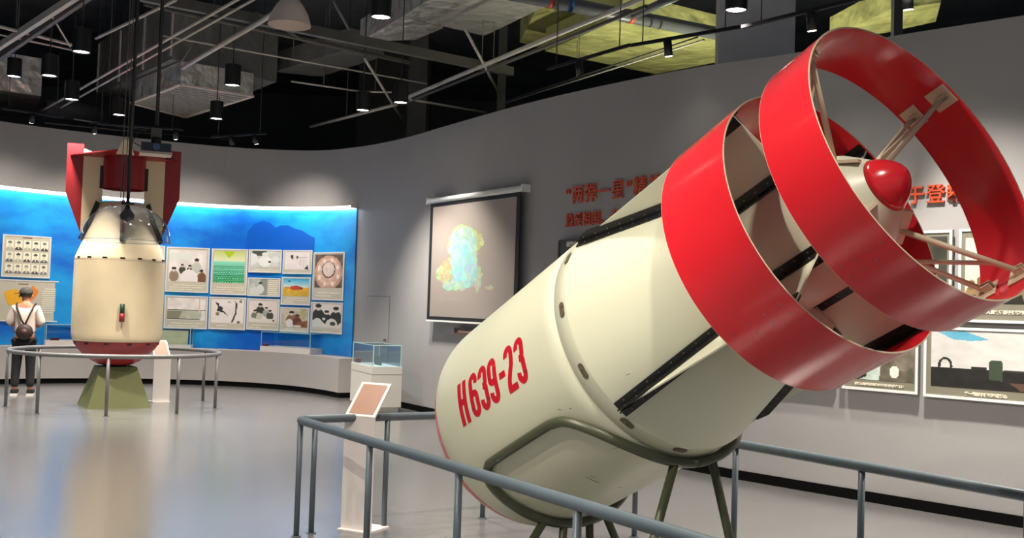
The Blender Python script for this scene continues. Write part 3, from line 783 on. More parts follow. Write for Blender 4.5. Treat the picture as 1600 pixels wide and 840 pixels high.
for an in range(0, 360, 45): cv.ell(.5 + .36 * math.cos(math.radians(an + 20)), .54 + .38 * math.sin(math.radians(an + 20)), .06, .07, (244, 226, 208))
cv.noise(30, 14, 6)
board(491.5, 540.5, 394, 469, 'tall brown picture of a round disc device at the right end of the board wall', cv, (.06, .05, .94, .74), cap_rows(2, .82, .94, 6))
cv = Canvas(30, 26, (190, 196, 188)).noise(50, 5, 7).rect(.6, 0, 1, 1, (150, 156, 146)); person(cv, .62, .3, .8, (220, 222, 216), (210, 206, 200), (60, 60, 54)); cv.ell(.3, .8, .3, .3, (214, 216, 210))
board(389, 440, 434, 463, 'small photo board with lines of text at its right, under the worker in white', cv, (.06, .07, .6, .93), [(.64, .94 - .02 * (i % 3), .14 + .105 * i, .05) for i in range(8)])
cv = Canvas(44, 34, (120, 200, 226)).vgrad((70, 180, 224), (232, 240, 236), 0, .5).vgrad((240, 176, 40), (216, 180, 66), .5, 1).ell(.48, .52, .24, .13, (198, 74, 42)).ell(.7, .54, .07, .07, (120, 80, 40)).ell(.15, .52, .14, .06, (214, 150, 60)).ell(.22, .14, .05, .04, (40, 90, 120)).noise(24, 12, 8)
board(442.5, 488, 433, 476.5, 'colour picture of a red device on yellow sand under blue sky', cv, (.07, .06, .94, .68), cap_rows(3, .72, .94, 8))
cv = Canvas(56, 32, (240, 230, 224)).noise(14, 5, 9).rect(0, .52, 1, .56, (56, 56, 44)).rect(0, .56, .9, .95, (196, 196, 176)).noise(30, 9, 10).poly([(0, .58), (.4, .6), (.3, .94), (0, .96)], (140, 140, 112)).rect(0, .93, .85, .98, (60, 58, 46)).rect(.83, 0, .85, .7, (214, 204, 198))
board(257.5, 325, 462, 513, 'photo board of a long low shed in a pale plain, left of the branches photo', cv, (.07, .06, .95, .74), cap_rows(2, .8, .95, 9))
cv = Canvas(50, 36, (242, 232, 226)).noise(10, 5, 11).poly([(.1, .12), (.25, .2), (.22, .42), (.4, .5), (.55, .72), (.36, .56), (.18, .52), (.2, .3)], DK).ell(.28, .4, .08, .1, DK).poly([(.72, .04), (.8, .2), (.78, .6), (.68, .96), (.62, .98), (.74, .55), (.75, .22)], DK).ell(.85, .95, .05, .05, (90, 88, 80)).ell(.2, .62, .06, .07, (150, 130, 90)).ell(.9, .08, .05, .06, (130, 126, 118)).ell(.55, .12, .06, .05, (200, 190, 184))
board(328, 385.5, 464, 514.5, 'photo board with dark branch shapes on white, under the green picture', cv, (.06, .06, .94, .8), cap_rows(1, .84, .92, 11, .15, .85))
cv = Canvas(46, 34, (236, 222, 216)).noise(12, 4, 12)
for (x, y, s_, cc) in ((.4, .22, .6, (64, 64, 54)), (.62, .36, .5, (170, 174, 160)), (.22, .5, .5, (120, 124, 104)), (.75, .48, .5, (80, 80, 66))): person(cv, x, y, s_, cc)
cv.poly([(0, .8), (1, .84), (1, 1), (0, 1)], (232, 224, 212)).poly([(.3, .55), (.5, .6), (.45, .85), (.25, .85)], (210, 204, 190)).ell(.88, .9, .04, .04, (140, 60, 50))
board(388, 438.5, 466.5, 515.5, 'photo board of men seated in a group, lower row', cv, (.06, .06, .93, .76), cap_rows(2, .82, .95, 12))
cv = Canvas(42, 32, (214, 200, 176)).noise(30, 5, 13).rect(.72, 0, .95, .4, (190, 184, 130)); person(cv, .38, .25, .8, (150, 104, 76)); person(cv, .6, .4, .7, (120, 70, 50), (150, 90, 70), (90, 60, 44)); cv.ell(.3, .8, .14, .24, (240, 232, 224)).poly([(.6, .75), (1, .6), (1, 1), (.6, 1)], (150, 96, 60)).ell(.62, .95, .14, .08, (236, 220, 200)).noise(30, 14, 14)
board(440.5, 486, 480, 518.5, 'small brown toned photo board of people at a table, under the desert picture', cv, (.06, .06, .94, .8), cap_rows(2, .84, .96, 14))
cv = Canvas(48, 40, (240, 228, 220))
for (x, y, s_) in ((.2, .14, .85), (.5, .34, .6), (.82, .22, .8)): person(cv, x, y, s_, (48, 48, 42), (230, 216, 204))
cv.ell(.18, .78, .17, .2, (226, 226, 216)).ell(.68, .8, .2, .22, (228, 228, 220)).ell(.72, .78, .1, .08, (70, 70, 62)).rect(0, .92, 1, 1, (214, 210, 196)).ell(.4, .6, .05, .06, (236, 230, 220))
board(488, 538, 472, 520.5, 'photo board of three dark coated men behind round white devices, lower right corner', cv, (.06, .06, .95, .86), cap_rows(1, .90, .95, 15, .35, .7))
cv = Canvas(30, 30, (240, 232, 226)).noise(20, 4, 16)
board(200, 257, 383, 455, 'photo board mostly hidden behind the upright bomb casing, upper row', cv, (.07, .06, .93, .74), cap_rows(2, .8, .95, 16))
cv = Canvas(30, 30, (226, 224, 216)).noise(60, 6, 17)
board(200, 254.5, 459, 510, 'photo board mostly hidden behind the upright bomb casing, lower row', cv, (.07, .06, .93, .74), cap_rows(2, .8, .95, 17))

# boards on the right wall
cv = Canvas(60, 60, (62, 62, 54)).noise(30, 6, 18).poly([(.66, .52), (.7, .36), (.74, .42), (.78, .33), (.82, .36), (.88, .36), (.82, .5), (.76, .62), (.64, .62)], (232, 226, 218)).ell(.5, .75, .18, .2, (86, 84, 70)).ell(.2, .6, .16, .3, (80, 78, 66)).rect(0, .88, 1, 1, (64, 68, 66))
board(1384, 1492.5, 361.5, 497, 'dark photo board with a raised white hand seen through the rear ring', cv, (.06, .07, .93, .93), fill=M_boardgrey, off=.045)
cv = Canvas(80, 60, (216, 206, 192)).noise(10, 4, 19)
for i in range(9): cv.ell(.08 + .115 * i, .86 - .05 * (i % 3), .07, .13, (150 - 14 * (i % 4), 122 - 10 * (i % 3), 84)); cv.ell(.08 + .115 * i, .72 - .05 * (i % 3), .05, .08, (120, 96, 60)); cv.ell(.12 + .115 * i, .98, .08, .12, (40, 38, 30))
board(1503, 1655, 356, 505, 'photo board of a crowd under a pale sky, high at the right edge', cv, (.07, .1, .93, .80), fill=M_boardgrey, off=.045, cap_text=('试验人员欢呼原子弹爆炸成功', .033, .89))
cv = Canvas(70, 50, (190, 206, 196)).noise(40, 6, 20).poly([(.55, .42), (.75, .3), (1, .5), (1, 1), (.5, 1)], (98, 92, 78)).ell(.86, .5, .16, .32, (120, 112, 98)).ell(.95, .2, .1, .1, (40, 60, 40)).ell(.72, .84, .07, .1, (232, 226, 214)).ell(.12, .9, .2, .1, (54, 54, 46)).noise(40, 14, 21)
board(1322, 1440, 497, 611, 'photo board of a figure bending over equipment, below the rings', cv, (.05, .06, .95, .85), fill=M_boardgrey, off=.045, cap_text=('科技人员在试验场进行紧张的测试准备工作', .024, .915))
cv = Canvas(110, 70, (206, 204, 200)).noise(12, 5, 22).poly([(.06, .03), (.3, .0), (.52, .14), (.36, .17), (.2, .15)], (96, 168, 196)).ell(.95, .14, .12, .03, (150, 190, 204)).rect(0, .66, 1, 1, (34, 33, 32)).noise(14, 16, 23)
for i in range(24):
    a0 = math.pi * i / 23; cv.ell(.13 - .055 * math.cos(a0), .64 - .15 * math.sin(a0), .012, .02, (30, 34, 36))
cv.poly([(.52, .52), (.545, .48), (.625, .48), (.635, .52), (.64, .84), (.52, .82)], (58, 72, 56)).rect(.36, .62, .5, .655, (40, 42, 44)).rect(.65, .65, .82, .665, (60, 58, 56)).poly([(.7, .86), (1, .84), (1, .98), (.78, .98)], (92, 70, 58))
board(1449, 1652, 513, 627, 'wide photo board of dark wreckage and a green stump under a pale sky', cv, (.06, .05, .95, .84), fill=M_boardgrey, off=.045, cap_text=('第一颗原子弹试验塔爆心', .031, .915))
cv = Canvas(40, 40, (150, 150, 140)).noise(60, 6, 24)
board(1210, 1313, 486, 600, 'photo board mostly hidden behind the front red ring', cv, (.05, .06, .95, .85), fill=M_boardgrey, off=.045)
# grey sign behind the fin and small label plate below the screen
th, c, t, n_, W, H, o = board(879, 960, 373, 440, 'dark grey wall sign with white text behind the bomb body', fill=mat('dark_sign', (70, 70, 68), .5), name='wall_sign', cat='sign', frame_mat=mat('dark_sign', (70, 70, 68), .5))
V, Fs = text_mesh('横空出世', .07, .001, .002)
MB().add([o + t * (W * .3 + v[0]) - Z3 * (H * .12 - v[1]) + n_ * (.002 + v[2]) for v in V], Fs).build('sign_text', M_cap, th)
th, c, t, n_, W, H, o = board(716, 760, 513, 524, 'small brown label plate under the projection screen', fill=mat('brown_plate', (88, 64, 58), .5), name='label_plate', cat='sign', frame_mat=mat('brown_plate', (88, 64, 58), .5))
MB().box(o + t * W * .5 - Z3 * H * .5, t * W * .36, Z3 * H * .16, n_ * .0006).build('label_text', mat('tan_ink', (186, 160, 120), .5), th)
# light switch
s_, z_ = on_wall(674.5, 483); p, t, n_ = wall_frame(s_)
sw = thing('wall_switch', 'small white wall switch beside the projection screen', 'switch', p + Z3 * z_)
MB().box(p + Z3 * z_ + n_ * .008, t * .045, Z3 * .045, n_ * .008).build('plate', M_white, sw)
MB().box(p + Z3 * z_ + n_ * .018, t * .022, Z3 * .03, n_ * .004).build('rocker', M_frame, sw)

# ------------------------------------------------------------------ projection screen
xm = 750; s0 = on_wall(680, 405)[0]; s1 = on_wall(821, 380)[0]
z1 = on_wall(683, 319)[1]; z0 = on_wall(677, 499)[1]
p, t, n_ = wall_frame((s0 + s1) / 2); W = s1 - s0; H = z1 - z0
c = p + n_ * .10 + Z3 * (z0 + z1) / 2
ps = thing('projection_screen', 'pull down projection screen showing a pale blast cloud on the grey wall', 'screen', c)
MB().box(c, t * W / 2, Z3 * H / 2, n_ * .004).build('black_border', mat('screen_border', (12, 12, 13), .6), ps)
cv = Canvas(110, 120, (146, 137, 130)).noise(12, 3, 30)
R = random.Random(5)
def cloud(cx, cy, rx, ry, k, col, rr_, spread=1):
    for _ in range(k):
        an = R.uniform(0, 6.283); q = math.sqrt(R.random()) * spread; cv.ell(cx + rx * q * math.cos(an), cy + ry * q * math.sin(an), rr_ * R.uniform(.5, 1.3), rr_ * R.uniform(.5, 1.3), [v * .8 + 22 + R.uniform(-16, 16) for v in col])
cloud(.40, .36, .17, .15, 260, (178, 186, 128), .032); cloud(.36, .62, .27, .12, 300, (166, 184, 138), .026); cloud(.26, .6, .13, .13, 110, (176, 166, 118), .018); cloud(.53, .36, .1, .1, 70, (176, 182, 120), .022)
cloud(.40, .37, .15, .15, 300, (160, 196, 178), .028); cloud(.42, .56, .15, .17, 300, (150, 196, 190), .03); cloud(.41, .52, .10, .18, 160, (146, 200, 200), .035); cloud(.30, .72, .13, .03, 70, (158, 192, 168), .02)
cloud(.60, .70, .03, .07, 40, (168, 186, 158), .016); cloud(.74, .735, .05, .015, 24, (178, 176, 148), .011); cloud(.3, .84, .16, .006, 26, (166, 158, 146), .005)
bx, by = .035, .025
print_obj(cv, c + n_ * .0052 - t * W * (.5 - bx) + Z3 * H * (.5 - by * 1.4), t * W * (1 - 2 * bx), -Z3 * H * (1 - by * 2.6), ps, print_mat('projected_picture', .03, .8), 'picture')
MB().tube([c + Z3 * (H / 2 + .035) - t * (W / 2 + .06), c + Z3 * (H / 2 + .035) + t * (W / 2 + .06)], .04, 14).build('roller_case', M_frame, ps)
for k in (-1, 1): MB().box(c + Z3 * (H / 2 + .04) + t * k * (W / 2 + .07) - n_ * .03, t * .012, n_ * .065, Z3 * .05).build('end_bracket', M_frame, ps)
MB().box(c - Z3 * (H / 2 + .012), t * (W / 2 + .01), n_ * .014, Z3 * .012).build('weight_bar', M_frame, ps)

# ------------------------------------------------------------------ orange wall lettering
def lettering_row(text, xs0, xs1, yc, size, n_cells, label):
    s0 = on_wall(xs0, yc)[0]; s1 = on_wall(xs1[0], xs1[1])[0]; z = on_wall(xs0, yc)[1]; pitch = (s1 - s0) / n_cells
    p, t, n_ = wall_frame(s0)
    th = thing('wall_lettering', label, 'lettering', p + Z3 * z)
    k = 0.0
    for ch in text:
        wcell = .55 if ch in '“”' else 1.0
        s_ = s0 + (k + wcell / 2) * pitch; k += wcell
        if s_ > WS[-1] - .3: break
        p, t, n_ = wall_frame(s_)
        V, Fs = text_mesh(ch, size, .012, .0015)
        if not V: continue
        MB().add([p + n_ * (.014 + v[2]) + t * v[0] + Z3 * (z + v[1]) for v in V], Fs).build('character', M_orange, th)
    return pitch
lettering_row('“两弹一星”精神', 884, (978, 299), 308, .235, 4.55, 'upper row of large orange Chinese characters on the grey wall')
lettering_row('热爱祖国、无私奉献，自力更生、艰苦奋斗，大力协同、勇于登攀', 885, (1512, 322), 346, .172, 29, 'long lower row of smaller orange Chinese characters on the grey wall')

# ------------------------------------------------------------------ display cases
def glass_case(c, ex, ey, w, d, h, base_h, label, group=None, contents=()):
    th = thing('display_case', label, 'display case', c)
    c = np.array(c, float)
    MB().box(c + Z3 * base_h / 2, ex * w / 2, ey * d / 2, Z3 * base_h / 2).build('base', M_white, th)
    z0 = c + Z3 * (base_h + h / 2); g = .012
    for (cc, a, b_) in ((z0 - ey * (d / 2 - g), ex * (w / 2 - g), ey * .003), (z0 + ey * (d / 2 - g), ex * (w / 2 - g), ey * .003), (z0 - ex * (w / 2 - g), ex * .003, ey * (d / 2 - g)), (z0 + ex * (w / 2 - g), ex * .003, ey * (d / 2 - g))):
        MB().box(cc, a, b_, Z3 * h / 2).build('glass_pane', M_glass, th)
    MB().box(z0 + Z3 * h / 2, ex * (w / 2 - g), ey * (d / 2 - g), Z3 * .003).build('glass_pane', M_glass, th)
    eb = mat('glass_edge', (176, 214, 208), .2, emit=0)
    for sx in (-1, 1):
        for sy in (-1, 1):
            q = z0 + ex * sx * (w / 2 - g) + ey * sy * (d / 2 - g)
            MB().box(q, ex * .005, ey * .005, Z3 * h / 2).build('glass_edge', eb, th)
        q = z0 + Z3 * h / 2
        MB().box(q + ey * sx * (d / 2 - g), ex * (w / 2 - g), ey * .005, Z3 * .004).build('glass_edge', eb, th)
        MB().box(q + ex * sx * (w / 2 - g), ex * .005, ey * (d / 2 - g), Z3 * .004).build('glass_edge', eb, th)
    return th
def on_ledge(px, py): 
    s_ = on_wall(px, py)[0]; p, t, n_ = wall_frame(s_); return p + n_ * .235 + Z3 * .662, t, n_
def card(c, ex, ey, w, h, label, material=M_white, tilt=.5):
    th = MB(); up = nrm(Z3 * math.cos(tilt) + ey * math.sin(tilt)); th.box(np.array(c) + up * h / 2, ex * w / 2, np.cross(ex, up) * .004, up * h / 2)
    return th
c, t, n_ = on_ledge(470, 540)
glass_case(c, t, -n_, 1.22, .36, .26, .10, 'low glass display case on the ledge under the right photo boards')
cd = MB().box(c + Z3 * .104 - t * .02, t * .46, n_ * .12, Z3 * .004).build('paper_document', M_sole, base=c + Z3 * .10); tag(cd, 'white paper sheet lying in the right glass case', 'paper')
bk = MB().box(c + Z3 * .12 - t * .52 + n_ * .13, t * .05, n_ * .02, Z3 * .02).build('wooden_block', M_wood, base=c + Z3 * .10 - t * .52); tag(bk, 'small red block at the left end of the right glass case', 'block')
c, t, n_ = on_ledge(262, 530)
glass_case(c, t, -n_, .95, .36, .30, .06, 'glass display case on the ledge half hidden by the upright bomb casing')
cd = card(c + Z3 * .062 + n_ * .02, t, -n_, .8, .26, '', mat('cream_paper', (232, 208, 158), .7), .2).build('paper_document', MATS['cream_paper'], base=c + Z3 * .062); tag(cd, 'cream sheet propped in the middle glass case', 'paper')
c, t, n_ = on_ledge(112, 526)
glass_case(c, t, -n_, .95, .36, .28, .10, 'glass display case on the ledge beside the standing man')
cd = MB().box(c + Z3 * .104, t * .38, n_ * .12, Z3 * .004).build('paper_document', M_sole, base=c + Z3 * .10); tag(cd, 'white paper sheet lying in the left glass case', 'paper')
bk = MB().box(c + Z3 * .12 - t * .32 + n_ * .14, t * .075, n_ * .02, Z3 * .02).build('wooden_block', M_wood, base=c + Z3 * .10 - t * .32); tag(bk, 'small red block in the left glass case', 'block')
# free standing cabinet
N0 = np.array([-1.99, 15.42, 0]); E1 = nrm([-.40, .915, 0]); E2 = nrm([.915, .40, 0]); W1, W2 = 1.15, .46
cc = N0 + E1 * W1 / 2 + E2 * W2 / 2
cb = thing('display_cabinet', 'white display cabinet with a glass top box standing by the curved wall', 'cabinet', cc)
M_cab = mat('white_cabinet', (206, 202, 194), .5, var=.02)
MB().box(cc + Z3 * .045, E1 * (W1 / 2 - .04), E2 * (W2 / 2 - .03), Z3 * .045).build('plinth', M_cab, cb)
MB().box(cc + Z3 * .325, E1 * W1 / 2, E2 * W2 / 2, Z3 * .235).build('body', M_cab, cb)
MB().box(cc + Z3 * .565, E1 * (W1 / 2 - .003), E2 * (W2 / 2 - .003), Z3 * .004).build('shadow_gap', M_gap, cb)
MB().box(cc + Z3 * .625, E1 * W1 / 2, E2 * W2 / 2, Z3 * .055).build('top_tray', M_cab, cb)
z0 = cc + Z3 * (.68 + .155)
for (q, a, b_) in ((z0 - E1 * (W1 / 2 - .02), E1 * .003, E2 * (W2 / 2 - .02)), (z0 + E1 * (W1 / 2 - .02), E1 * .003, E2 * (W2 / 2 - .02)), (z0 - E2 * (W2 / 2 - .02), E1 * (W1 / 2 - .02), E2 * .003), (z0 + E2 * (W2 / 2 - .02), E1 * (W1 / 2 - .02), E2 * .003)):
    MB().box(q, a, b_, Z3 * .155).build('glass_pane', M_glass, cb)
MB().box(z0 + Z3 * .155, E1 * (W1 / 2 - .02), E2 * (W2 / 2 - .02), Z3 * .003).build('glass_pane', M_glass, cb)
eb = MATS['glass_edge']
for sx in (-1, 1):
    for sy in (-1, 1): MB().box(z0 + E1 * sx * (W1 / 2 - .02) + E2 * sy * (W2 / 2 - .02), E1 * .006, E2 * .006, Z3 * .155).build('glass_edge', eb, cb)
    MB().box(z0 + Z3 * .155 + E2 * sx * (W2 / 2 - .02), E1 * (W1 / 2 - .02), E2 * .005, Z3 * .004).build('glass_edge', eb, cb)
    MB().box(z0 + Z3 * .155 + E1 * sx * (W1 / 2 - .02), E1 * .005, E2 * (W2 / 2 - .02), Z3 * .004).build('glass_edge', eb, cb)
tag(MB().box(cc + Z3 * .75 - E1 * .1, E1 * .13, E2 * .02, Z3 * .07).build('exhibit_block', mat('grey_exhibit', (120, 118, 112), .6), base=cc + Z3 * .68 - E1 * .1), 'small grey exhibit box inside the cabinet glass', 'exhibit')
tag(MB().box(cc + Z3 * .71 + E1 * .5 - E2 * .14, E1 * .03, E2 * .03, Z3 * .03).build('wooden_block', M_wood, base=cc + Z3 * .68 + E1 * .5), 'small red block inside the cabinet glass', 'block')

# ------------------------------------------------------------------ the visitor
def skin(verts, edges, radii, root, sub=2):
    me = bpy.data.meshes.new('tmp'); me.from_pydata([tuple(v) for v in verts], edges, [])
    ob = bpy.data.objects.new('tmp', me); COL.objects.link(ob)
    sk = ob.modifiers.new('s', 'SKIN'); sk.use_smooth_shade = True
    me.skin_vertices[0]
    for i, r in enumerate(radii):
        me.skin_vertices[0].data[i].radius = r if isinstance(r, tuple) else (r, r)
        me.skin_vertices[0].data[i].use_root = (i == root)
    sb = ob.modifiers.new('d', 'SUBSURF'); sb.levels = sub; sb.render_levels = sub
    dg = bpy.context.evaluated_depsgraph_get(); dg.update()
    m2 = bpy.data.meshes.new_from_object(ob.evaluated_get(dg))
    V = [np.array(v.co) for v in m2.vertices]; Fs = [tuple(p.vertices) for p in m2.polygons]
    bpy.data.objects.remove(ob); bpy.data.meshes.remove(me); bpy.data.meshes.remove(m2)
    return V, Fs
def chain(spec):
    V = []; E = []; Rr = []; idx = {}
    for name, p, r, par in spec:
        idx[name] = len(V); V.append(p); Rr.append(r)
        if par: E.append((idx[par], idx[name]))
    return V, E, Rr
MQ = at_z(34, 617, 0); mh = math.atan2(MQ[0], MQ[1]) * -1 - .12
mx = np.array([math.cos(mh), math.sin(mh), 0]); my = np.array([-math.sin(mh), math.cos(mh), 0])
def mw(v): return np.array([MQ[0], MQ[1], 0]) + mx * v[0] + my * v[1] + Z3 * v[2]
man = thing('person', 'person in cap, pale T-shirt and dark trousers standing before the map board', 'person', (MQ[0], MQ[1], 0))
spec = [('pelvis', (0, 0, .90), (.125, .10), None), ('waist', (0, .005, 1.06), (.125, .095), 'pelvis'), ('chest', (0, 0, 1.24), (.145, .10), 'waist'), ('neckb', (0, -.005, 1.385), (.07, .06), 'chest'), ('neck', (0, .012, 1.44), .052, 'neckb'), ('skull0', (-.008, .03, 1.50), (.066, .075), 'neck'), ('skull1', (-.012, .03, 1.565), (.075, .09), 'skull0'), ('crown', (-.012, .022, 1.625), (.06, .075), 'skull1')]
for s_, nm in ((-1, 'l'), (1, 'r')):
    spec += [('sh' + nm, (s_ * .155, 0, 1.35), (.062, .06), 'neckb'), ('el' + nm, (s_ * .225, .03, 1.10), .045, 'sh' + nm), ('wr' + nm, (s_ * .12, .24, 1.08), .032, 'el' + nm), ('pa' + nm, (s_ * .07, .29, 1.08), (.03, .02), 'wr' + nm)]
    for i in range(4): spec += [('f%d' % i + nm, (s_ * (.03 - .004 * i), .315 - .01 * i, 1.105 - .018 * i), .009, 'pa' + nm), ('g%d' % i + nm, (s_ * (.0 - .004), .30 - .008 * i, 1.10 - .018 * i), .008, 'f%d' % i + nm)]
    spec += [('th' + nm, (s_ * .075, .275, 1.115), .010, 'pa' + nm), ('ti' + nm, (s_ * .05, .29, 1.135), .009, 'th' + nm)]
    spec += [('hip' + nm, (s_ * .085, 0, .84), .088, 'pelvis'), ('kn' + nm, (s_ * .10, .015, .48), .058, 'hip' + nm), ('an' + nm, (s_ * .112, -.015, .09), .038, 'kn' + nm), ('to' + nm, (s_ * .125, .12, .05), (.035, .03), 'an' + nm)]
V, E, Rr = chain(spec); V2, F2 = skin(V, E, Rr, 0)
MB().add([mw(v) for v in V2], F2, True).build('body', M_skin, man)
sh = [('wa', (0, .0, .86), (.165, .125), None), ('mid', (0, .005, 1.03), (.16, .122), 'wa'), ('ch', (0, -.002, 1.24), (.168, .122), 'mid'), ('top', (0, -.004, 1.375), (.09, .075), 'ch')]
for s_, nm in ((-1, 'l'), (1, 'r')): sh += [('s' + nm, (s_ * .15, 0, 1.345), (.08, .078), 'top'), ('u' + nm, (s_ * .215, .022, 1.16), .073, 's' + nm), ('e' + nm, (s_ * .235, .035, 1.09), .07, 'u' + nm)]
V, E, Rr = chain(sh); V2, F2 = skin(V, E, Rr, 0)
MB().add([mw(v) for v in V2], F2, True).build('t_shirt', M_cloth, man)
tr = [('pe', (0, 0, .90), (.14, .112), None)]
for s_, nm in ((-1, 'l'), (1, 'r')): tr += [('h' + nm, (s_ * .085, 0, .82), .105, 'pe'), ('k' + nm, (s_ * .10, .012, .48), .076, 'h' + nm), ('a' + nm, (s_ * .112, -.012, .11), .064, 'k' + nm)]
V, E, Rr = chain(tr); V2, F2 = skin(V, E, Rr, 0)
MB().add([mw(v) for v in V2], F2, True).build('trousers', M_jeans, man)
for s_ in (-1, 1):
    b = MB(); P = [(-.045, -.06), (.045, -.06), (.052, .06), (.048, .15), (.02, .2), (-.02, .2), (-.045, .15), (-.05, .06)]
    sh_ = MB().prism([mw((s_ * .115 + x, y, .028)) for x, y in P], Z3 * .055); so_ = fix_normals(sh_.build('shoe', M_jeans, man))
    fix_normals(MB().prism([mw((s_ * .115 + x * 1.08, y * 1.03, 0)) for x, y in P], Z3 * .03).build('sole', M_sole, so_))
# cap: dome and brim (brim turned left), hair band below
hc = mw((-.012, .026, 1.585))
capb = MB(); capb.lathe(hc, Z3, mx, my, [(0, .098), (.03, .099), (.06, .088), (.085, .062), (.1, .002)], 24); capo = capb.build('cap', M_capm, man)
fix_normals(MB().prism([hc + mx * x + my * y + Z3 * z for x, y, z in ((-.07, -.07, .0), (-.12, -.05, -.006), (-.17, -.01, -.016), (-.18, .05, -.018), (-.14, .1, -.01), (-.06, .1, .0))], Z3 * .008).build('brim', M_capm, capo))
MB().lathe(hc - Z3 * .055, Z3, mx, my, [(0, .082), (.02, .088), (.06, .094)], 24).build('hair', mat('dark_hair', (38, 34, 32), .7, var=.2), man)
for s_ in (-1, 1):      # ears
    MB().lathe(hc - Z3 * .05 + mx * s_ * .083, mx * s_, my, Z3, [(0, .016), (.012, .024), (.018, .018), (.02, .002)], 10).build('ear', M_skin, man)
fc = hc + my * .075 - Z3 * .05    # face on the side turned to the boards
MB().tube([fc + my * .0 + Z3 * .02, fc + my * .024 - Z3 * .016, fc + my * .006 - Z3 * .022], [.008, .013, .009], 8).build('nose', M_skin, man)
for s_ in (-1, 1): MB().lathe(fc + mx * s_ * .032 + Z3 * .012, my, mx, Z3, [(0, .012), (.006, .009), (.009, .001)], 8).build('eye', M_jeans, man)
MB().tube([fc - mx * .022 - Z3 * .045, fc + my * .006 - Z3 * .047, fc + mx * .022 - Z3 * .045], .005, 6).build('mouth', mat('lips', (150, 80, 74), .6), man)
bag = thing('sling_bag', 'small dark round sling bag with crossed straps on the back of the man', 'bag', mw((0, -.12, 1.0)))
MB().lathe(mw((.01, -.125, .985)), -my, mx, Z3, [(0, .1), (.01, .125), (.06, .118), (.085, .085), (.092, .002)], 28).build('pouch', M_bag, bag)
MB().lathe(mw((.01, -.125, .985)), -my, mx, Z3, [(.085, .05), (.097, .046), (.1, .002)], 20).build('front_pocket', mat('bag_pocket', (70, 40, 36), .6), bag)
for s_ in (-1, 1):
    MB().tube([mw((s_ * .135, .03, 1.425)), mw((s_ * .125, -.075, 1.405)), mw((s_ * .1, -.128, 1.33)), mw((s_ * .04, -.145, 1.17)), mw((.01, -.145, 1.09))], .014, 8).build('strap', M_bag, bag)
    MB().tube([mw((.01 + s_ * .1, -.135, .96)), mw((s_ * .165, -.08, 1.0)), mw((s_ * .185, .0, 1.06))], .009, 8).build('side_strap', M_bag, bag)

# ------------------------------------------------------------------ lamps
def pendant(pos, label, r=.1, h=.27, lit=1.0, top=7.6):
    pos = np.array(pos, float)
    th = thing('pendant_lamp', label, 'lamp', pos, 'black cylinder pendant lamps')
    b = MB(); b.lathe(pos, Z3, X3, Y3, [(.012, r - .012), (0, r - .004), (0, r), (h, r), (h, .012)], 28, smooth=False); fix_normals(b.build('can', M_lamp, th))
    MB().lathe(pos + Z3 * .014, -Z3, X3, Y3, [(0, r - .012), (.003, r - .03), (.004, .001)], 24).build('lens', M_bulb, th)
    MB().tube([pos + Z3 * h, np.array([pos[0], pos[1], top])], .008, 6).build('stem', M_lamp, th)
    if lit:
        li = bpy.data.lights.new('lamp_light', 'SPOT'); li.energy = PENDANT_W * lit; li.color = PENDANT_COL; li.spot_size = math.radians(92); li.spot_blend = .6; li.shadow_soft_size = r * .8
        lo = bpy.data.objects.new('lamp_light', li); COL.objects.link(lo); lo.parent = th; lo.location = (0, 0, -.02)
    return th
ZL = 4.35
for px, py, lab in [(595, 28, 'black pendant lamp hanging right of the aluminium dome lamp'), (127, 82, 'black pendant lamp high at the upper left, second from the left edge'), (77, 119, 'black pendant lamp nearest the left edge of the picture'),
                    (112, 156, 'black pendant lamp below and between the two lamps at upper left'), (186, 180, 'black pendant lamp left of the two hanging cables'), (363, 134, 'black pendant lamp right of the ceiling grille'),
                    (338, 186, 'black pendant lamp below the right corner of the ceiling grille'), (567, 173, 'far black pendant lamp left of its pair above the curved wall'), (626, 161, 'far black pendant lamp right of its pair above the curved wall'), (1150, 17, 'black pendant lamp in front of the grey column')]:
    pendant(at_z(px, py, ZL), lab, lit=1.0 if px > 1000 else 1.1)
for i, (x, y) in enumerate([(-4.2, 5.6), (-1.4, 4.4), (.3, 6.0), (2.8, 7.7), (-2.4, 7.9), (-3.4, 2.6), (4.3, 6.0), (-6.8, 9.2), (-8.8, 13.2), (-7.4, 15.4), (.8, 2.8)]):  # unseen pendants added to light the exhibits and floor
    pendant((x, y, 4.75), 'added black pendant lamp hanging above the visitor floor for light, out of view', lit=[.85, .66, .66, 1.8, 1.0, .9, 1.8, 1.1, 1.1, 1.1, .9][i])

# high bay lamp
q = at_z(452, 40, 4.62)
hb = thing('high_bay_lamp', 'aluminium dome high bay lamp hanging among the trusses', 'lamp', q)
prof = [(0, .236), (.05, .225), (.13, .20), (.22, .15), (.29, .09), (.31, .06)]
b = MB(); b.lathe(q, Z3, X3, Y3, prof, 40); b.lathe(q, Z3, X3, Y3, [(z + .002, r - .006) for z, r in prof][::-1], 40); b.build('reflector', M_alu, hb)
MB().lathe(q + Z3 * .3, Z3, X3, Y3, [(0, .07), (.16, .065), (.18, .02)], 20).build('lamp_housing', M_alu, hb)
MB().lathe(q + Z3 * .12, Z3, X3, Y3, [(-.05, .002), (-.03, .04), (.05, .06), (.15, .04)], 16).build('bulb', M_white, hb)
MB().tube([q + Z3 * .48, q * np.array([1, 1, 0]) + Z3 * 7.6], .01, 6).build('stem', M_steel_d, hb)

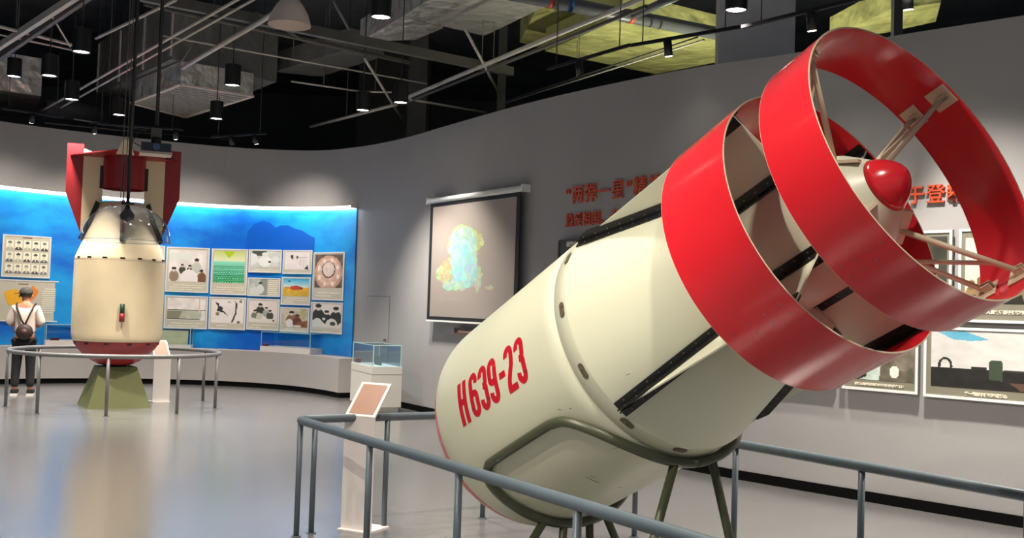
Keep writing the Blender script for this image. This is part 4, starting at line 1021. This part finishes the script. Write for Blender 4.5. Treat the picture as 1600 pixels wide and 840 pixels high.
# spot tracks over the wall
def track(p0, p1, heads, label, z=None, aim=None):
    th = thing('spotlight_track', label, 'light track', (p0 + p1) / 2)
    MB().beam(p0, p1, .035, .03).build('rail', M_lamp, th)
    for k in (.12, .88):
        q = p0 + (p1 - p0) * k; MB().tube([q, np.array([q[0], q[1], 7.6])], .006, 6).build('hanger', M_lamp, th)
    for (k, d, lit, ll) in heads:
        q = p0 + (p1 - p0) * k - Z3 * .03; d = nrm(d)
        hd = MB().tube([q - d * .01, q + d * .14], .042, 14).build('spot_head', M_lamp, th)
        MB().tube([q + Z3 * .03, q], .012, 6).build('swivel', M_lamp, hd)
        if lit:
            MB().tube([q + d * .141, q + d * .144], .036, 14).build('lens', M_bulb, hd)
            li = bpy.data.lights.new('spot_light', 'SPOT'); li.energy = lit; li.color = (1, .9, .78); li.spot_size = math.radians(105 if lit < 200 else 48); li.spot_blend = 1.0 if lit < 200 else .5; li.shadow_soft_size = .04
            lo = bpy.data.objects.new('spot_light', li); COL.objects.link(lo); lo.parent = th
            lo.location = Vector(q + d * .16) - Vector(BASE[th.name]); lo.rotation_euler = Vector(d).to_track_quat('-Z', 'Y').to_euler()
    return th
zt_ = 4.5
def trk(xa, xb, off, heads, label, z0=4.5):
    a = on_wall(xa, 230)[0]; b_ = on_wall(xb, 230)[0]
    pa, ta, na = wall_frame(a); pb, tb, nb = wall_frame(b_); n_ = nrm(na + nb)
    return track(pa + na * off + Z3 * z0, pb + nb * off + Z3 * z0, [(k, -n_ * .62 - Z3 * 1.1, e, '') for k, e in heads], label)
trk(388, 530, 1.5, [(.35, 0), (.78, 130)], 'short black spotlight track with one lit head above the right end of the blue backdrop', 4.42)
trk(120, 330, 1.7, [(.05, 110), (.92, 110)], 'black spotlight track above the middle of the blue backdrop behind the bomb tail', 4.5)
trk(-60, 60, 1.7, [(.5, 110)], 'black spotlight track above the portraits board at the left edge', 4.55)
# unseen exhibit spotlights assumed before the near barrier, aimed at the large casing
p0 = np.array([-3.5, 1.9, 4.3]); p1 = np.array([-2.1, 2.7, 4.3])
track(p0, p1, [(.8, np.array([1.1, 5.0, 1.9]) - (p0 + (p1 - p0) * .8), 210, ''), (.2, np.array([.1, 6.4, 1.0]) - (p0 + (p1 - p0) * .2), 201, '')], 'assumed black spotlight track aimed at the large bomb casing, out of view')
# long track above the right wall
p0 = at_z(855, 108, 4.4); p1 = at_z(985, 70, 4.4)
track(p0, p1, [(.4, (0.25, .2, -1), 0, ''), ], 'black spotlight track above the grey wall left of the column', aim=None)
p0 = at_z(985, 71, 4.35); p1 = at_z(1155, 42, 4.35)
track(p0, p1, [(.36, (.14, .15, -1), 3, '')], 'black spotlight track with one square head before the green lit foil')
p0 = at_z(1160, 42, 4.2); p1 = at_z(1440, -25, 4.2)
track(p0, p1, [(.42, (.14, .15, -1), 14, ''), (.93, (.14, .15, -1), 12, '')], 'black spotlight track passing in front of the column above the red rings')

# ------------------------------------------------------------------ sound dome and projector hanging before the bomb
q = at_y(197, 377, 9.9)
sd_ = thing('sound_dome', 'clear acrylic sound dome hanging in front of the upright bomb casing', 'speaker', q)
prof = [(.345 * math.sin(a), .40 * math.cos(a) ** .85) for a in np.linspace(0, 1.52, 14)]
b = MB(); b.lathe(q, Z3, X3, Y3, prof, 56); fix_normals(b.build('dome_shell', M_acryl, sd_))
b = MB(); b.lathe(q, Z3, X3, Y3, [(0, .40), (-.004, .404), (.004, .408), (.008, .40)], 56); b.build('rim', glass_mat('acrylic_rim', (214, 226, 240), 1.9), sd_)
MB().lathe(q + Z3 * .345, Z3, X3, Y3, [(0, .002), (0, .06), (.015, .06), (.02, .02), (.05, .012)], 24, smooth=False).build('cap_plate', M_lamp, sd_)
MB().lathe(q + Z3 * .30, -Z3, X3, Y3, [(-.04, .02), (0, .03), (.05, .068), (.09, .06), (.12, .001)], 24).build('speaker_pod', M_lamp, sd_)
top_ = at_y(217, -40, 9.9)
MB().tube([q + Z3 * .39, np.array([q[0] + .02, q[1], 7.6])], .017, 8).build('hanging_pole', M_lamp, sd_)
MB().tube([q + Z3 * .37 - X3 * .07, np.array([q[0] - .05, q[1], 7.6])], .004, 6).build('cable', M_steel_d, sd_)
MB().tube([q + Z3 * .37 - X3 * .03, np.array([q[0] - .02, q[1], 7.6])], .004, 6).build('cable', M_steel_d, sd_)
q = at_y(243, 240, 10.4)
pj = thing('ceiling_projector', 'black projector on a ceiling pole beside the tail of the upright bomb casing', 'projector', q)
ex = nrm([.9, .35, 0]); ey = nrm([-.35, .9, 0])
MB().box(q + Z3 * .05, ex * .14, ey * .11, Z3 * .045).build('casing', mat('black_gloss', (18, 20, 26), .15), pj)
MB().box(q - Z3 * .004, ex * .15, ey * .12, Z3 * .012).build('base_tray', mat('beige_tray', (184, 170, 158), .5), pj)
MB().tube([q + Z3 * .05 - ey * .10, q + Z3 * .05 - ey * .15], .035, 16).build('lens', mat('lens_blue', (60, 84, 120), .08), pj)
MB().tube([q + Z3 * .09, q + Z3 * .16], .05, 12).build('mount', M_lamp, pj)
MB().box(q + Z3 * .2, ex * .05, ey * .03, Z3 * .05).build('bracket', M_steel_d, pj)
MB().tube([q + Z3 * .16, np.array([q[0], q[1], 7.6])], .019, 8).build('hanging_pole', M_lamp, pj)
MB().tube([q + Z3 * .06 - ex * .14, q + Z3 * .10 - ex * .22, q + Z3 * .18 - ex * .18, q + Z3 * .24 - ex * .02], .006, 6).build('cable', M_lamp, pj)

# ------------------------------------------------------------------ roof: ducts, steel, pipes
def quad_box(name, label, px, z, h, material, cat='duct'):
    P = [at_z(a, b_, z) for a, b_ in px]; c = sum(P) / len(P)
    th = thing(name, label, cat, c); fix_normals(MB().prism(P, Z3 * h).build('duct_body', material, th))
    return th, P
th, P = quad_box('ventilation_duct', 'foil wrapped duct box with a slatted grille above the upright bomb casing', [(282, 131), (395, 149), (290, 182), (205, 160)], 5.1, .38, M_foil)
c = sum(P) / 4
for i in range(4):
    a, b_ = P[i], P[(i + 1) % 4]; MB().beam(a - Z3 * .012, b_ - Z3 * .012, .06, .03).build('grille_frame', M_alu, th)
for i in range(18):
    k = (i + .5) / 18
    a = P[0] + (P[3] - P[0]) * k; b_ = P[1] + (P[2] - P[1]) * k
    MB().beam(a + (b_ - a) * .02 - Z3 * .008, a + (b_ - a) * .98 - Z3 * .008, .055, .008).build('grille_slat', M_slat, th)
th, P = quad_box('ventilation_duct', 'large grey rectangular duct above the foil grille box', [(152, 148), (268, 92), (432, 128), (310, 178)], 5.5, 1.05, M_duct)
for k in (.0, .33, .66, 1.0):
    a = P[0] + (P[1] - P[0]) * k; b_ = a + Z3 * 1.05; nn = nrm(np.cross(P[1] - P[0], Z3)); nn = nn if nn[1] < 0 else -nn
    MB().box((a + b_) / 2 + nn * .012, nrm(P[1] - P[0]) * .025, nn * .012, Z3 * .475).build('flange', M_steel, th)
th, P = quad_box('ventilation_duct', 'crumpled foil duct at the left edge above the partition wall', [(-90, 128), (64, 150), (52, 186), (-90, 170)], 5.25, .7, M_foil)
th, P = quad_box('ventilation_duct', 'wide foil duct coming in at the top centre', [(628, 26), (757, 56), (935, -30), (765, -60)], 5.6, .5, M_foil)
th, P = quad_box('ventilation_duct', 'narrow foil duct stepping down left of the wide foil duct', [(562, 66), (650, 62), (692, 44), (628, 26)], 5.6, .35, M_foil)
th, P = quad_box('ventilation_duct', 'dim far foil duct behind the long truss', [(428, 112), (500, 120), (600, 88), (545, 76)], 5.8, .35, M_duct)
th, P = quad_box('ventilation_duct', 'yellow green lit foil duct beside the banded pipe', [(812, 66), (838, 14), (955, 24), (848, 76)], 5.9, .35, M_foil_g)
th, P = quad_box('ventilation_duct', 'wide yellow green lit foil duct above the grey wall left of the column', [(852, 80), (972, 28), (1136, 66), (1136, 94), (1024, 116)], 5.45, .35, M_foil_g)
th, P = quad_box('ventilation_duct', 'small yellow green lit foil duct above the big rear ring', [(1296, 62), (1392, 14), (1470, 4), (1462, 34), (1380, 52)], 5.3, .3, M_foil_g)
# dim round flexible duct on the left
a = at_z(70, 172, 5.2); b_ = at_z(160, 184, 5.2)
o_ = MB().tube([a, (a + b_) / 2 + Z3 * .06, b_], .2, 16).build('flexible_duct', M_dark, base=(a + b_) / 2); tag(o_, 'dark round flexible duct beside the crumpled foil duct', 'duct')

def steel(name, label, cat, members):
    q0 = at_z(*members[0][0], 4.95); th = thing(name, label, cat, q0)
    for (a, b_, z, kind, sz, nm) in members:
        za = zb_ = 4.95 + .12 * (z - 6.0); sz = sz * .62
        A = at_z(*a, za); Bp = at_z(*b_, zb_)
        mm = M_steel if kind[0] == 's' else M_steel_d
        if kind[1] == 'b': MB().beam(A, Bp, sz, sz * 1.4).build(nm, mm, th)
        else: MB().tube([A, Bp], sz, 8).build(nm, mm, th)
        if nm in ('chord', 'pipe'):
            q = A + (Bp - A) * .45; MB().tube([q, q * np.array([1, 1, 0]) + Z3 * 7.65], .006, 6).build('hanger', M_steel_d, th)
    return th
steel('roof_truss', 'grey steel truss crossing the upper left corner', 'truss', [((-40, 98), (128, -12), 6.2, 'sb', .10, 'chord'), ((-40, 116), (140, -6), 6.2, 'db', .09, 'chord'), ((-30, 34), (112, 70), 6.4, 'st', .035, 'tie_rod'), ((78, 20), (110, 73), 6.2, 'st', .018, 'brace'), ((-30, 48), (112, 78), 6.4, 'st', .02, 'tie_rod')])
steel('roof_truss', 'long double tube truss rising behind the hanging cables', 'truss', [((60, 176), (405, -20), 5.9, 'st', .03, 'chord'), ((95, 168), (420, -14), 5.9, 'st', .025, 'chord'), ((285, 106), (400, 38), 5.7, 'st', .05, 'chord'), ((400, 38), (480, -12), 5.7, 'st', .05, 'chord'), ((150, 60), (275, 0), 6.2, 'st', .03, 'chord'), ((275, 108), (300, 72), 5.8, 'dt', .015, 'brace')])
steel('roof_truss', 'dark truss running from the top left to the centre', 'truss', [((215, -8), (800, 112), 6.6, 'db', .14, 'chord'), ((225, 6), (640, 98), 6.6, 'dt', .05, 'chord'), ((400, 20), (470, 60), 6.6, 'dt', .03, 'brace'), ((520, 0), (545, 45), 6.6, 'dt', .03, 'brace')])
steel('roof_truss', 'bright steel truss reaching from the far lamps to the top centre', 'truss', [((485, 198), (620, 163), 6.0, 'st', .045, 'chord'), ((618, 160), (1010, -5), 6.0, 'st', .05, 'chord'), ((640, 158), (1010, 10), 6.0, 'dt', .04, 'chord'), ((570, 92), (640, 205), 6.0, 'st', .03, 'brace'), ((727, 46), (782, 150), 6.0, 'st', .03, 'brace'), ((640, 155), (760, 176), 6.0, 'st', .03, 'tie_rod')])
steel('conduit', 'thin pale conduit crossing behind the right pendant lamps', 'conduit', [((255, 56), (668, 131), 6.0, 'st', .018, 'pipe')])
steel('conduit', 'thin curved looking conduit above the far pendant pair', 'conduit', [((455, 127), (565, 143), 6.2, 'st', .022, 'pipe'), ((565, 143), (612, 144), 6.2, 'st', .022, 'pipe')])
steel('conduit', 'pair of thin conduits along the top of the grey wall', 'conduit', [((780, 164), (1100, 62), 5.4, 'st', .018, 'pipe'), ((790, 158), (1090, 58), 5.4, 'dt', .018, 'pipe')])
steel('conduit', 'thin pale rails above the left part of the partition', 'conduit', [((70, 192), (240, 209), 5.2, 'st', .022, 'pipe'), ((115, 186), (235, 205), 5.2, 'st', .022, 'pipe'), ((240, 208), (400, 222), 5.0, 'dt', .022, 'pipe')])
# banded pipe
A = at_z(770, -16, 5.25); Bp = at_z(1140, 56, 5.25)
pp = thing('water_pipe', 'thick grey pipe with red and blue bands at the top centre', 'pipe', (A + Bp) / 2)
MB().tube([A, Bp], .085, 18).build('pipe', mat('grey_pipe', (92, 94, 98), .4, var=.1), pp)
dd = nrm(Bp - A)
for px, py, cc in ((855, 3, (186, 66, 44)), (888, 7, (40, 78, 140)), (982, 27, (196, 78, 46))):
    q = at_z(px, py, 5.25); k = (q - A) @ dd; q = A + dd * k
    MB().tube([q - dd * .03, q + dd * .03], .089, 18).build('band', mat('band_%d' % px, cc, .5), pp)
Cq = at_z(982, 27, 5.25); Dq = at_z(1060, -6, 5.25)
MB().tube([A + dd * ((Cq - A) @ dd), Dq], .05, 14).build('branch_pipe', MATS['grey_pipe'], pp)

# columns and far structure above the partition
q = at_y(1191, 40, 11.8)
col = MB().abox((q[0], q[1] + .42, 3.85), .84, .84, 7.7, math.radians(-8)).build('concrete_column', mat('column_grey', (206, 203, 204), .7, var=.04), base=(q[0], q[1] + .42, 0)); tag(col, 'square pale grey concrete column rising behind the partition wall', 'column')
for px, y, wd_, lab in ((655, 19.5, .35, 'slim grey steel column behind the far pendant pair'), (785, 17.5, .14, 'thin grey steel post above the middle of the grey wall'), (1400, 12, .1, 'thin grey steel post above the rear ring')):
    q = at_y(px, 100, y); o_ = MB().abox((q[0], q[1], 3.85), wd_, wd_, 7.7).build('steel_column', M_steel_d, base=(q[0], q[1], 0)); tag(o_, lab, 'column')
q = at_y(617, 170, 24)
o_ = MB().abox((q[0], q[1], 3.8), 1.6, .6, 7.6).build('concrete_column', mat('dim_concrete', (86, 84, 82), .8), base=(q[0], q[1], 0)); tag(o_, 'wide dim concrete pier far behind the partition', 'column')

# assumed uplight, added unseen behind the partition to brighten the foil ducts
q = np.array([2.6, 13.2, 0.0])
fd = thing('assumed_floodlight', 'assumed uplight on a stand behind the partition, added to light the ducts, out of view', 'lamp', q)
MB().tube([q, q + Z3 * 2.6], .02, 8).build('stand_pole', M_lamp, fd)
MB().box(q + Z3 * 2.68, X3 * .16, Y3 * .12, Z3 * .06).build('housing', M_lamp, fd)
MB().box(q + Z3 * 2.745, X3 * .14, Y3 * .10, Z3 * .004).build('lens', M_bulb, fd)
li = bpy.data.lights.new('assumed_flood_light', 'SPOT'); li.energy = 330; li.color = (1.0, 1.0, .74); li.spot_size = math.radians(125); li.spot_blend = .5; li.shadow_soft_size = .12
lo = bpy.data.objects.new('assumed_flood_light', li); COL.objects.link(lo); lo.parent = fd; lo.location = (0, 0, 2.77); lo.rotation_euler = (math.pi, 0, 0)
